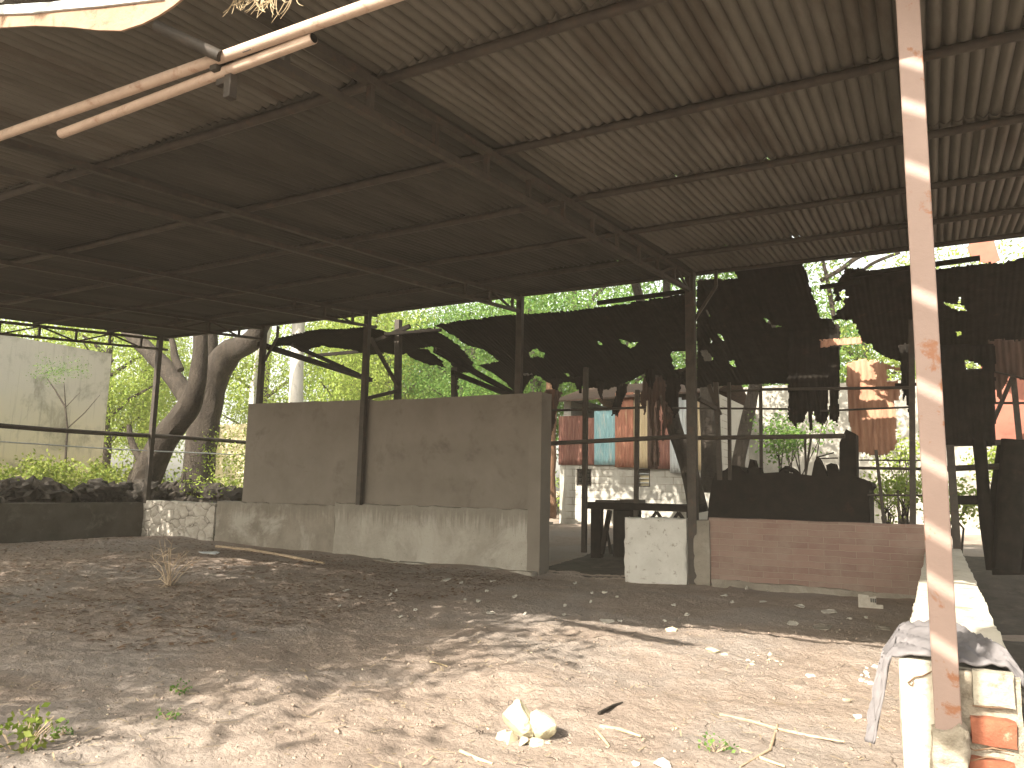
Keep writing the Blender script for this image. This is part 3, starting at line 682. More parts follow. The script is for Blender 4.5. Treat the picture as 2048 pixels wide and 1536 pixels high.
tree('stout grey trunked tree just right of the wide dark shed post', B(1420, 970, 20),
     limb([(1424, 985, 20, 50), (1421, 930, 20, 36), (1417, 870, 20, 30), (1414, 820, 20, 28), (1412, 740, 20, 24), (1405, 560, 20, 18)]), 'bark', [((-3.8, 22, 7.2), (2.4, 2, 1.3), 44)], 'leafB', seed=8)
tree('slanting brown trunked tree seen through the window bars above the burnt machine', B(1476, 960, 21),
     limb([(1470, 985, 21, 40), (1477, 925, 21, 27), (1488, 870, 21, 25), (1500, 815, 21, 24), (1510, 770, 21, 22), (1530, 690, 21, 19), (1560, 600, 21, 16)]), 'bark', [((-1.8, 23, 8.8), (4.0, 2.6, 1.8), 60), ((-1.5, 18.5, 9.5), (3.6, 2.6, 1.2), 120)], 'leafA', seed=9, n_per=30,
     limbs=[limb([(1640, 562, 21.5, 8), (1680, 540, 21.5, 9), (1720, 512, 21.5, 10), (1790, 488, 21.5, 10), (1850, 455, 21.5, 9)]), limb([(1690, 575, 22, 5), (1740, 530, 22, 7), (1800, 505, 22, 6)]), limb([(1668, 640, 22, 8), (1662, 600, 22, 9), (1655, 560, 22, 8), (1640, 500, 22, 6)])])
tree('orange brown trunked tree seen through the left half of the doorway', B(1095, 1010, 21),
     limb([(1093, 1035, 21, 40), (1096, 990, 21, 30), (1098, 930, 21, 28), (1100, 850, 21, 26), (1103, 760, 21, 22)], wob=.2), 'redbark', [((-11.5, 22.5, 7.5), (2.0, 1.6, 1.2), 30)], 'leafB', seed=10)
# wooded background: each tree its own thing, three crowns shared
bgp = []
def bg_tree(kind, i, x, y, zs, s):
    lab = ['tall bushy yellow green tree in the grove behind the left yard', 'tall bushy dark green tree in the grove behind the rear wall', 'loose bright tree in the grove beyond the burnt shed'][kind]
    grp = ['yellow green grove trees', 'dark green grove trees', 'bright grove trees'][kind]
    if i == 0:
        rs = np.random.RandomState(30+kind)
        t = thing('tree', (0, 0, 0), lab, 'tree', grp)
        tm = MB().tube([(0, 0, -.6), (.1, 0, 1.5), (-.1, .1, 3.5), (.1, .2, 6)], [.24, .2, .15, .08], 9, wob=.2)
        mesh_obj('trunk', tm, 'bark', t, smooth=True)
        lm = MB()
        for k in range(7):
            a = k*2.4; z = 1.6+.5*k; lm.tube([(0, 0, z), (math.cos(a)*.8, math.sin(a)*.8, z+.7), (math.cos(a)*1.9, math.sin(a)*1.9, z+1.3)], [.09, .06, .02], 6)
        mesh_obj('branches', lm, 'bark', t, smooth=True)
        cs = np.concatenate([crown_clusters((0, 0, 4.6), (2.7, 2.7, 2.6), 110, rs, .35), crown_clusters((.8, -.6, 2.6), (2.2, 2.0, 1.2), 42, rs, .3)])
        V, F = leaves(cs, 120 if kind < 2 else 80, .38, .125, rs, .5)
        np_mesh('crown', V, F, ['leafA', 'leafB', 'leafA'][kind], t)
        bgp.append(t); root = t
    else:
        src = bgp[kind]; root = src.copy(); COL.objects.link(root)
        for ch in src.children:
            c = ch.copy(); COL.objects.link(c); c.parent = root
    root.location = (x, y, zs); root.rotation_euler = (0, 0, (i*1.9+kind) % 6.28); root.scale = (s, s, s*rnd.uniform(.95, 1.2))
spots = {0: [(-25.0, 28.5, .9, 1.25), (-31, 20, .9, 1.2), (-23.5, 28, .9, 1.25), (-35, 24.5, .9, 1.3), (-29, 27, .9, 1.25), (-21.5, 27.3, .9, 1.0), (-41, 22, .9, 1.3), (-26.5, 33, .9, 1.5)],
         1: [(-17.5, 28, .8, 1.25), (-14, 27, .5, 1.2), (-20, 31, .8, 1.4), (-11, 29.5, .5, 1.3), (-15, 23.5, .6, .8), (-16, 35, .5, 1.7), (-9.5, 36, .5, 1.7), (-5, 33, .5, 1.35), (-22, 38, .5, 1.8)],
         2: [(-2, 33, .4, 1.3), (2, 31, .4, 1.2), (5.5, 29, .4, 1.2), (.5, 38, .4, 1.7), (6, 37, .4, 1.5)]}
for kind, lst in spots.items():
    for i, (x, y, z, s) in enumerate(lst): bg_tree(kind, i, x, y, z, s)
# trees outside the picture whose dappled shade falls on the left floor
def shade_tree(label, x, y, cz, r, k, seed):
    rs = np.random.RandomState(seed)
    t = thing('shade_tree', (x, y, 0), label, 'tree')
    mesh_obj('trunk', MB().tube([(x, y, -.4), (x+.1, y, 2), (x, y+.1, 4.5), (x+.2, y, cz)], [.3, .25, .2, .1], 10, wob=.2), 'bark', t, smooth=True)
    V, F = leaves(crown_clusters((x, y, cz), r, k, rs, .2), 110, (.75, .42, .2), .2, rs)
    np_mesh('crown', V, F, 'leafB', t)
shade_tree('broad tree in front of the shed shading the left floor', -10.4, -2.8, 6.6, (4.8, 5.4, .7), 345, 61)
shade_tree('far left tree in front of the shed shading the side wall', -19.0, 0.5, 6.8, (4.6, 6.0, .7), 285, 63)
# added slat blocker, out of view, that stripes the front post with light
blocker = thing('stripe_blocker', (-.95, -.25, 0), 'added unseen slat blocker striping the light on the front post', 'light blocker')
kS = (3.862+.25)/SUN.y
bands = []
for y0 in (115, 208, 335, 592, 778, 928, 1066, 1167, 1290):
    a = aD(1850, y0, 3.862); bands.append(a.z)
edges = [4.4]+bands+[.45]
for i in range(len(edges)-1):
    hi = edges[i]-(.034 if i else 0); lo = edges[i+1]+(.034 if i < len(edges)-2 else 0)
    m = MB(); sl = .052
    w = .082
    pts = []
    for (dx, z) in ((-w, lo+sl), (w, lo-sl), (w, hi-sl), (-w, hi+sl)):
        q = Vector((-.004+dx, 3.862, z)) - SUN*kS
        pts.append(q)
    m.prism(pts, (0, -.02, 0))
    mesh_obj('board', m, 'wood', blocker)
q = Vector((-.004, 3.862, 0))-SUN*kS
m = MB()
for dx in (-.086, .086): m.box(q.x+dx-.012, q.x+dx+.012, -.315, -.268, -.1, 7.9)
mesh_obj('blocker_rail', m, 'wood', blocker)

# ------------------------------------------------------------------ burnt shed behind the rear wall
bs = thing('burnt_shed', (-6, 16, 0), 'burnt out shed behind the rear wall with torn black roof sheets', 'shed')
NR = Vector((0, .26, 1)); NR2 = Vector((0, .36, 1))
Ux = (1, 0, 0)
torn_sheet('roof_sheet', 'char', bs, (-6, 13.8, 5.18), NR, Ux, [(868, 648), (1060, 629), (1240, 606), (1383, 588), (1383, 775), (1330, 765), (1300, 745), (1262, 764), (1215, 778), (1170, 772), (1140, 760), (1100, 766), (1075, 748), (1045, 772), (1035, 792), (1012, 768), (985, 748), (955, 732), (998, 722), (975, 703), (925, 684), (905, 668)],
           holes_px=[[(1056, 705), (1072, 698), (1090, 706), (1088, 716), (1075, 712), (1062, 716)], [(1192, 680), (1205, 684), (1207, 692), (1196, 686)], [(1240, 676), (1262, 684), (1275, 680), (1272, 692), (1258, 696), (1252, 688), (1242, 684)], [(1340, 705), (1372, 702), (1376, 735), (1350, 742)], [(1128, 742), (1140, 745), (1136, 750)]])
torn_sheet('roof_sheet', 'char', bs, (-10, 13.8, 5.2), NR, Ux, [(840, 655), (870, 658), (905, 680), (925, 702), (945, 728), (952, 745), (917, 748), (915, 800), (903, 800), (903, 738), (893, 715), (872, 700), (858, 692), (838, 690)])
torn_sheet('roof_sheet', 'char', bs, (-12, 13.8, 5.2), NR, Ux, [(548, 680), (590, 668), (640, 655), (700, 655), (735, 652), (790, 668), (870, 655), (868, 688), (830, 700), (800, 714), (770, 709), (740, 713), (700, 700), (660, 695), (640, 692), (605, 703), (585, 692), (545, 692)])
torn_sheet('roof_sheet', 'char', bs, (-10, 14.6, 5.0), NR, Ux, [(806, 700), (850, 696), (882, 720), (890, 737), (845, 729), (815, 713)])
torn_sheet('roof_sheet', 'char', bs, (-3, 13.48, 5.44), NR2, Ux, [(1393, 562), (1475, 557), (1463, 536), (1540, 526), (1604, 520), (1640, 638), (1662, 640), (1676, 665), (1674, 768), (1393, 775)], jag=.03,
           holes_px=[[(1436, 663), (1446, 668), (1449, 678), (1441, 676)], [(1420, 672), (1425, 678), (1422, 687)], [(1400, 700), (1414, 698), (1426, 715), (1424, 722), (1410, 722)], [(1458, 722), (1468, 720), (1472, 736), (1462, 732)], [(1528, 632), (1536, 636), (1540, 645), (1532, 642)], [(1542, 647), (1552, 648), (1565, 651), (1545, 653)], [(1410, 617), (1414, 616), (1420, 630), (1415, 628)], [(1610, 745), (1632, 749), (1630, 753)]])
torn_sheet('roof_sheet', 'char', bs, (0, 13.8, 5.35), NR2, Ux, [(1690, 534), (1760, 540), (1815, 536), (1900, 530), (2075, 514), (2075, 748), (1992, 728), (1986, 705), (1862, 700), (1806, 728), (1762, 712), (1745, 692), (1722, 682), (1712, 655), (1706, 640), (1664, 641), (1674, 628), (1692, 608), (1680, 600), (1664, 612), (1674, 590), (1662, 592), (1670, 575)],
           holes_px=[[(1884, 601), (1900, 604), (1920, 607), (1935, 620), (1918, 622), (1898, 614)], [(1916, 590), (1921, 590), (1920, 604), (1915, 604)], [(1912, 666), (1923, 666), (1924, 674), (1912, 675)], [(1680, 585), (1690, 580), (1694, 596), (1684, 602)], [(1706, 668), (1718, 668), (1716, 674)]])
NV = Vector((0, -1, 0))
torn_sheet('hanging_sheet', 'char', bs, (-2, 15.6, 3.5), NV, Ux, [(1575, 640), (1680, 650), (1680, 780), (1656, 778), (1656, 835), (1644, 852), (1632, 838), (1627, 822), (1623, 860), (1618, 862), (1614, 822), (1606, 845), (1594, 846), (1590, 858), (1584, 846), (1576, 838)], jag=.03)
torn_sheet('hanging_sheet', 'char', bs, (-1.5, 15.4, 3.5), NV, Ux, [(1660, 690), (1678, 690), (1678, 848), (1658, 838)], jag=.02)
torn_sheet('hanging_sheet', 'rust', bs, (-.8, 16.6, 3.5), Vector((.12, -1, .06)), Ux, [(1692, 730), (1722, 715), (1760, 726), (1800, 734), (1800, 790), (1795, 840), (1790, 900), (1760, 912), (1716, 905), (1702, 880), (1694, 800)], jag=.04, holes_px=[[(1774, 738), (1798, 740), (1800, 760), (1776, 762)], [(1788, 800), (1806, 800), (1806, 850), (1796, 850)]], label='sunlit rust orange sheet', pitch=.11)
torn_sheet('hanging_sheet', 'char', bs, (.5, 14.3, 3), NV, Ux, [(1862, 690), (1990, 690), (1990, 892), (1862, 890)], jag=.015, holes_px=[[(1930, 722), (1950, 726), (1968, 738), (1931, 737)]])
torn_sheet('hanging_sheet', 'charrust', bs, (1.1, 14.6, 3.5), NV, Ux, [(1975, 680), (2085, 680), (2085, 770), (2040, 762), (2025, 745), (2008, 775), (2000, 800), (1985, 770)], jag=.05)
for sp_ in ([(1284, 752), (1322, 752), (1344, 800), (1350, 830), (1340, 824), (1322, 790), (1306, 812), (1296, 800), (1286, 830), (1280, 800)], [(1294, 790), (1308, 786), (1310, 860), (1306, 930), (1301, 934), (1302, 868), (1296, 840)], [(1310, 790), (1320, 792), (1321, 850), (1317, 940), (1310, 936), (1313, 860)], [(1322, 800), (1332, 806), (1336, 842), (1327, 884), (1323, 882), (1326, 840)], [(1334, 812), (1346, 818), (1343, 850), (1336, 866)]):
    torn_sheet('hanging_sheet', 'charrust', bs, (-5, 16-.04*len(sp_), 3.5), Vector((.1, -1, 0)), Ux, sp_, jag=.05, pitch=.07, label='brown shredded sheet')
torn_sheet('hanging_sheet', 'char', bs, (-6, 15.4, 3.5), NV, Ux, [(1236, 768), (1258, 768), (1246, 800), (1234, 836), (1229, 828), (1222, 832)], jag=.03)
torn_sheet('hanging_sheet', 'char', bs, (-5, 15.4, 3.5), NV, Ux, [(1334, 750), (1366, 755), (1358, 800), (1352, 838), (1342, 818), (1330, 800)], jag=.05)
torn_sheet('hanging_sheet', 'charrust', bs, (-7.5, 15, 3.5), NV, Ux, [(1082, 792), (1092, 778), (1126, 782), (1118, 798), (1108, 858), (1098, 884), (1083, 900), (1090, 830)], jag=.03, label='dull pink brown sheet by the wall end')
for sp_ in ([(1103, 755), (1120, 757), (1115, 790), (1108, 802), (1106, 780)], [(1148, 752), (1166, 756), (1161, 788), (1154, 778)], [(1192, 760), (1213, 764), (1205, 803), (1199, 790)], [(1288, 738), (1314, 742), (1307, 780), (1297, 770)], [(1040, 745), (1066, 748), (1052, 776), (1046, 790)], [(1366, 742), (1384, 742), (1383, 800), (1374, 792)], [(1800, 690), (1828, 690), (1826, 800), (1818, 830), (1812, 790), (1806, 800)]):
    torn_sheet('hanging_strip', 'char', bs, (-5, 15.2, 3.5), NV, Ux, sp_, jag=.04, pitch=.07)
torn_sheet('ridge_sheet', 'rust', bs, (-1, 15.2, 4.4), Vector((0, -.9, .4)), Ux, [(1640, 678), (1722, 672), (1724, 684), (1640, 692)], jag=.015, label='orange lit ridge piece')
def bpx(a, b, w, name, mat='steel', rnd_=False):
    P, Q = aD(*a), aD(*b); zf = ((P+Q)/2-CO).dot(CF); t = w*zf/FPX
    m = MB().tube([P, (P+Q)/2, Q], t/2, 8) if rnd_ else MB().beam(P, Q, t)
    return mesh_obj(name, m, mat, bs, smooth=rnd_)
for a, b, w in (((518, 688, 13.4), (742, 760, 18), 9), ((585, 690, 14), (735, 757, 18.2), 6), ((870, 700, 14), (1035, 792, 17), 9), ((905, 745, 14.2), (1030, 795, 17), 8), ((618, 712, 15.5), (730, 702, 15.5), 6), ((770, 668, 14), (882, 660, 14), 6), ((735, 690, 14), (820, 652, 14.2), 8),
                ((1640, 575, 13.45), (1720, 563, 13.45), 8), ((1700, 552, 13.45), (1960, 516, 13.45), 9), ((1195, 606, 13.45), (1375, 582, 13.45), 8), ((1790, 770, 15), (1850, 768, 15), 6)):
    bpx(a, b, w, 'rafter', 'char')
for a, b, w in (((797, 640, 14.2), (795, 830, 14.2), 11), ((908, 735, 14.5), (908, 830, 14.5), 9), ((1172, 735, 14.5), (1168, 1105, 14.5), 9), ((1275, 780, 15), (1272, 1040, 15), 8), ((1458, 765, 14), (1460, 960, 14), 6.5), ((1432, 765, 13.7), (1440, 960, 13.7), 9), ((1521, 768, 15), (1523, 960, 15), 6), ((1623, 870, 15), (1608, 975, 15), 4), ((1610, 868, 15), (1612, 960, 15), 4),
                ((1752, 900, 14), (1770, 1060, 14), 6), ((1796, 980, 14), (1798, 1060, 14), 3), ((1823, 640, 13.4), (1826, 1060, 13.4), 11), ((1873, 885, 13.6), (1880, 1000, 13.6), 12), ((1900, 890, 13.5), (1915, 1105, 13.5), 14)):
    bpx(a, b, w, 'post', 'steel')
for a, b, w in (((1078, 888, 13.6), (1390, 872, 13.6), 9), ((1394, 876, 13.6), (1690, 872, 13.6), 9), ((1100, 821, 15), (1292, 815, 15), 5), ((1345, 816, 15), (1580, 818, 15), 4), ((1418, 784, 14), (1522, 780, 14), 5), ((1524, 779, 14.2), (1822, 775, 14.2), 6), ((1700, 920, 15), (1850, 921, 15), 3), ((1715, 936, 15), (1850, 938, 15), 6), ((1735, 990, 14), (1850, 991, 14), 4), ((1880, 938, 14.2), (2060, 930, 14.2), 12), ((1860, 888, 14.4), (2060, 884, 14.4), 12), ((1975, 740, 14.6), (2060, 760, 14.6), 4), ((1980, 806, 14.8), (2060, 806, 14.8), 5), ((1640, 822, 15.5), (1830, 814, 15.5), 4)):
    bpx(a, b, w, 'rail', 'steel', True)
for a, b, w in (((741, 676, 13.2), (797, 775, 14.2), 6), ((733, 797, 13.2), (798, 781, 14.2), 7), ((1398, 798, 13.3), (1434, 818, 13.7), 8), ((1418, 770, 13.7), (1440, 830, 13.7), 8), ((1350, 556, 13.3), (1385, 590, 13.2), 7), ((1975, 870, 14.7), (2030, 742, 14.7), 8), ((2025, 740, 14.7), (2040, 890, 14.7), 10)):
    bpx(a, b, w, 'brace', 'steel')
for pts, w in (([(1958, 880, 14), (1964, 940, 14), (1968, 1000, 14), (1975, 1060, 14), (1985, 1140, 14)], 24), ([(2030, 880, 13.8), (2024, 960, 13.8), (2020, 1050, 13.8), (2010, 1140, 13.8)], 50)):
    mesh_obj('charred_post', limb([p+(w,) for p in pts]), 'char', bs, smooth=True)
bp = [(1995, 890), (2080, 890), (2080, 1150), (1985, 1150), (1978, 1000)]
mesh_obj('burnt_panel', MB().prism([aD(x, y, 14.2) for x, y in bp], (0, .15, 0)), 'char', bs)
bpx((1902, 1000, 14.1), (1960, 1000, 14.1), 18, 'shelf', 'char')

# ------------------------------------------------------------------ burnt machine on the far side of the brick wall
mc = thing('burnt_machine', (-2.4, 14.6, .1), 'black burnt out machine hulk behind the red brick wall', 'machine')
out = [(1413, 1065), (1418, 1000), (1424, 965), (1430, 946), (1450, 940), (1462, 930), (1478, 933), (1490, 945), (1530, 946), (1560, 944), (1600, 948), (1640, 953), (1700, 950), (1722, 957), (1742, 965), (1745, 972), (1738, 980), (1740, 1065)]
mesh_obj('body', MB().prism([aD(x, y, 14.2) for x, y in out], (0, 1.1, 0)), 'char', mc)
mesh_obj('duct', MB().prism([aD(x, y, 14.5) for x, y in [(1678, 960), (1679, 885), (1692, 858), (1712, 868), (1713, 960)]], (0, .5, 0)), 'char', mc)
mesh_obj('bent_pipe', limb([(1560, 950, 14.4, 9), (1568, 940, 14.4, 10), (1580, 939, 14.4, 10), (1592, 944, 14.4, 9), (1602, 958, 14.4, 9)]), 'char', mc, smooth=True)
mesh_obj('stub_pipe', limb([(1574, 946, 14.5, 9), (1574, 932, 14.5, 10)], wob=0), 'char', mc, smooth=True)
mesh_obj('debris_spike', MB().prism([aD(x, y, 14.4) for x, y in [(1622, 957), (1628, 925), (1634, 912), (1640, 920), (1652, 945), (1655, 957)]], (0, .25, 0)), 'char', mc)
mesh_obj('debris_spike', MB().prism([aD(x, y, 14.5) for x, y in [(1656, 957), (1652, 930), (1662, 926), (1672, 928), (1676, 940), (1685, 957)]], (0, .2, 0)), 'char', mc)
mesh_obj('debris_spike', MB().prism([aD(x, y, 14.6) for x, y in [(1490, 950), (1496, 935), (1500, 918), (1508, 920), (1512, 934), (1520, 936), (1524, 952)]], (0, .25, 0)), 'char', mc)
ant = MB()
for a, b in (((1636, 914), (1668, 905)), ((1638, 917), (1676, 916))): ant.tube([aD(*a, 14.4), aD(*b, 14.4)], .012, 5)
mesh_obj('bent_rod', ant, 'char', mc)

# workbench in the doorway
wb = thing('workbench', (-5.5, 15.2, .1), 'dark steel workbench with a lattice side inside the doorway', 'workbench')
def bX(x): return aD(x, 1010, 15).x
mesh_obj('bench_top', MB().box(bX(1166), bX(1392), 14.95, 15.75, 1.12, 1.26), 'char', wb, bevel=.01)
mesh_obj('scrap_plate', MB().box(bX(1190), bX(1230), 15.0, 15.6, 1.263, 1.31).box(bX(1238), bX(1275), 15.02, 15.5, 1.263, 1.335), 'steel', wb, bevel=.01)
for x0, x1 in ((1181, 1200), (1372, 1384)): mesh_obj('leg', MB().box(bX(x0), bX(x1), 15.02, 15.2, .0, 1.12), 'char', wb)
mesh_obj('cabinet', MB().box(bX(1222), bX(1262), 15.1, 15.65, .15, 1.118), 'char', wb, bevel=.02)
lt = MB()
for i in range(5):
    x = 1268+i*22; a = bX(x); b = bX(x+22); z0, z1 = (.80, 1.10) if i % 2 else (1.10, .80)
    lt.beam((a, 15.04, z0), (b, 15.04, z1), .055)
lt.beam((bX(1262), 15.04, .79), (bX(1390), 15.04, .79), .05)
mesh_obj('lattice', lt, 'char', wb)
mesh_obj('brace', MB().beam((bX(1216), 15.1, 1.1), (bX(1200), 15.1, .2), .09).beam((bX(1207), 15.15, .75), (bX(1217), 15.15, .2), .05), 'char', wb)

# ------------------------------------------------------------------ patchwork tin house
HD = 22.0
hs = thing('tin_house', (-8, HD, .4), 'whitewashed block house clad above with rusty, blue and grey tin sheets', 'house')
def hx(x, y=930): return aD(x, y, HD).x
def hz(y, x=1260): return aD(x, y, HD).z
hw = MB()
w1 = (hx(1153), hx(1183), hz(973), hz(938)); w2 = (hx(1273), hx(1300), hz(974), hz(938))
x0, x1, zt = hx(1120), hx(1424), hz(918)
hw.box(x0, x1, HD, HD+.25, -.1, w1[2]).box(x0, x1, HD, HD+.25, w1[3], zt)
for a, b in ((x0, w1[0]), (w1[1], w2[0]), (w2[1], x1)): hw.box(a, b, HD, HD+.25, w1[2], w1[3])
mesh_obj('block_wall', hw, 'housewall', hs)
mesh_obj('inner_wall', MB().box(x0, x0+.25, HD+.25, HD+5, -.1, zt+2).box(x1-.25, x1, HD+.25, HD+5, -.1, zt+2).box(x0+.25, x1-.25, HD+4.8, HD+5, -.1, zt+2), 'housewall', hs)
for wi, w in enumerate((w1, w2)):
    fr = mesh_obj('window', MB().beam((w[0]+.02, HD+.06, w[2]), (w[0]+.02, HD+.06, w[3]), .05).beam((w[1]-.02, HD+.06, w[2]), (w[1]-.02, HD+.06, w[3]), .05).beam((w[0], HD+.06, w[3]-.02), (w[1], HD+.06, w[3]-.02), .05).beam((w[0], HD+.06, w[2]+.02), (w[1], HD+.06, w[2]+.02), .05), 'steel', hs)
    g = MB()
    for k in range(1, 4): g.beam((w[0]+.05, HD+.1, w[2]+(w[3]-w[2])*k/4), (w[1]-.05, HD+.1, w[2]+(w[3]-w[2])*k/4), .025)
    mesh_obj('bars', g, 'char' if wi == 0 else 'galv', fr)
    if wi == 1: mesh_obj('curtain', MB().box(w[0]+.06, w[1]-.05, HD+.16, HD+.18, w[2]+.03, w[2]+.65*(w[3]-w[2])), 'yellowwall', fr)
def clad(x0p, x1p, yt, yb, mat, dy, lab):
    X0, X1 = hx(x0p), hx(x1p); Z0, Z1 = hz(yb, (x0p+x1p)/2), hz(yt, (x0p+x1p)/2)
    xs = np.arange(X0, X1, .018); z = np.linspace(Z0, Z1, 8)
    gx_, gz = np.meshgrid(xs, z); gy_ = HD-.04-dy+.014*np.cos(gx_/.09*2*np.pi)+.01*np.sin(gz*2+X0)
    i_ = np.arange(gx_.size).reshape(gx_.shape)
    F = np.stack([i_[:-1, :-1], i_[:-1, 1:], i_[1:, 1:], i_[1:, :-1]], -1).reshape(-1, 4)
    o = np_mesh('cladding_sheet', np.stack([gx_, gy_, gz], -1).reshape(-1, 3), F, mat, hs, smooth=True, label=lab)
    s = o.modifiers.new('solid', 'SOLIDIFY'); s.thickness = .004
clad(1118, 1168, 832, 930, 'maroon', 0, 'maroon sheet'); clad(1166, 1194, 836, 930, 'maroon', .03, 'maroon sheet'); clad(1191, 1236, 822, 930, 'blue', .055, 'faded blue sheet')
clad(1233, 1270, 786, 935, 'redsheet', .085, 'brick red sheet'); clad(1267, 1302, 786, 936, 'creamsheet', .05, 'cream and rust sheet'); clad(1298, 1318, 790, 938, 'charrust', .085, None)
clad(1316, 1346, 800, 938, 'maroon', .05, 'maroon sheet'); clad(1343, 1368, 796, 946, 'galv', .085, 'grey galvanised sheet'); clad(1366, 1396, 800, 946, 'galv', .05, 'grey galvanised sheet'); clad(1394, 1424, 800, 940, 'creamsheet', .08, None)
rz = hz(800)
mesh_obj('roof', MB().prism([(x0-.2, HD-.35, rz-.02), (x1+.2, HD-.35, rz+.1), (x1+.2, HD+2.6, rz+.9), (x0-.2, HD+2.6, rz+.8)], (0, 0, .05)).prism([(x0-.2, HD+2.61, rz+.8), (x1+.2, HD+2.61, rz+.9), (x1+.2, HD+5.2, rz+.0), (x0-.2, HD+5.2, rz)], (0, 0, .05)), 'charrust', hs)
mesh_obj('step', MB().box(hx(1082), hx(1124), HD-1.2, HD-.6, .2, .52), 'compound', label='low pale concrete step left of the tin house', cat='step')

# far right compound wall and buildings beyond the burnt shed
mesh_obj('compound_wall', join(slab(-7.2, 9, 27.0, 27.25, .0, 5.2, .9, .02), slab(-7.2, 9, 26.85, 27.0, .0, 2.25, .9, .02)), 'compound', label='pale grey compound wall behind the window bars', cat='wall')
rp = aD(2010, 800, 19)
mesh_obj('red_panel', slab(rp.x-.4, rp.x+2.2, 19, 19.12, rp.z-.9, rp.z+.95, .4, .01), 'redpanel', label='red oxide painted panel in sunlight at the right edge', cat='panel')
c2 = aD(1970, 500, 16)
tl = mesh_obj('tilted_sheet', MB().prism([aD(x, y, 16.0) for x, y in [(1934, 495), (1945, 476), (1985, 470), (2000, 520), (1985, 527), (1962, 524), (1940, 510)]], (0, .03, 0)), 'redpanel', label='brick red sheet sticking up above the burnt roof at right', cat='metal sheet')
# ------------------------------------------------------------------ plants
def plant(name, label, cat, stems, clusters, n_per, spread, size, leafm, seed, group=None, base=None):
    rs = np.random.RandomState(seed)
    t = thing(name, base, label, cat, group)
    if stems is not None: mesh_obj('stem', stems, 'bark' if name in ('sapling', 'shrub') else 'stick', t, smooth=True)
    V, F = leaves(np.array([tuple(c) for c in clusters]), n_per, spread, size, rs, .1, .6)
    np_mesh('foliage', V, F, leafm, t); return t
# leafy weeds along the foot of the pale wall
rs = np.random.RandomState(5)
wc = [(rs.uniform(-24.5, -20.6), rs.uniform(8, 16), rs.uniform(1.1, 1.95)) for _ in range(420)]
V, F = leaves(np.array(wc), 26, (.16, .16, .13), .10, rs, .0, .7)
np_mesh('weeds', V, F, 'leafC', kind='stuff', label='bright green leafy weeds along the foot of the pale left wall', cat='weeds')
wc = [(rs.uniform(-23, -15), rs.uniform(14.2, 22), rs.uniform(.9, 1.5)) for _ in range(200)] + [(rs.uniform(-19.2, -16.2), rs.uniform(15.5, 19), rs.uniform(1.3, 3.0)) for _ in range(150)]
V, F = leaves(np.array(wc), 34, (.22, .22, .2), .10, rs, .1, .5)
np_mesh('undergrowth', V, F, 'leafA', kind='stuff', label='loose green undergrowth round the left tree trunks', cat='undergrowth')
# sapling in front of the pale wall
sb = aD(131, 935, 13.0)
sp = [aD(x, y, 13.0) for x, y in ((130, 945), (132, 900), (135, 860), (131, 815))]
stm = MB().tube(sp, [.035, .03, .026, .022], 7).tube([sp[3], aD(110, 780, 13), aD(93, 755, 13)], [.028, .022, .012], 6).tube([sp[3], aD(129, 780, 13), aD(128, 765, 13)], [.02, .012, .006], 5).tube([sp[2]+Vector((0, 0, .05)), aD(170, 825, 13), aD(200, 790, 13)], [.016, .012, .006], 5).tube([sp[3], aD(150, 795, 13), aD(160, 785, 13)], [.012, .008, .004], 5)
plant('sapling', 'thin forked sapling standing in front of the pale left wall', 'sapling', stm, [aD(rnd.gauss(120, 34), rnd.gauss(742, 12), 13+rnd.uniform(-.3, .3)) for _ in range(30)], 22, .13, .05, 'leafB', 12, base=(sb.x, 13, .85))
# green plant at the bottom left corner
pb = onG(50, 1500)
stems = MB(); cl_ = []
for i in range(17):
    a = rnd.uniform(0, 6.28); r = rnd.uniform(.02, .26); h = rnd.uniform(.05, .22)
    tip = pb+Vector((math.cos(a)*r, math.sin(a)*r*.7, h)); stems.tube([pb+Vector((math.cos(a)*r*.3, math.sin(a)*r*.3, -.02)), pb+Vector((math.cos(a)*r*.6, math.sin(a)*r*.5, h*.6)), tip], [.004, .003, .0015], 5); cl_ += [tip, tip.lerp(pb, .25)]
for x, y in ((108, 1432), (103, 1448), (36, 1440)): stems.tube([pb, aD(x, y, pb.y).lerp(pb, .5)+Vector((0, 0, .01)), aD(x, y, pb.y)], [.005, .004, .002], 5)
plant('leafy_plant', 'small bright green leafy plant in the bottom left corner', 'plant', stems, cl_, 4, .03, .05, 'leafC', 13, base=pb)
for i, (x, y, s, lab) in enumerate(((360, 1385, .7, 'faint sprig of green weed in the shade at lower left'), (335, 1440, .8, 'low green tuft on the sunlit dirt at lower left'), (125, 1470, .6, 'tiny upright sprig right of the corner plant'), (1430, 1505, .9, 'sparse green seedling patch on the sunlit dirt near the white wall'))):
    p = onG(x, y); stems = MB(); cl_ = []
    for k in range(9):
        a = k*2.4; tip = p+Vector((math.cos(a)*.09*s, math.sin(a)*.06*s, rnd.uniform(.02, .08)*s)); stems.tube([p, tip], [.003, .001], 4); cl_.append(tip)
    plant('small_weed', lab, 'weed', stems, cl_, 6, .02*s, .026, 'leafB', 40+i, base=p)
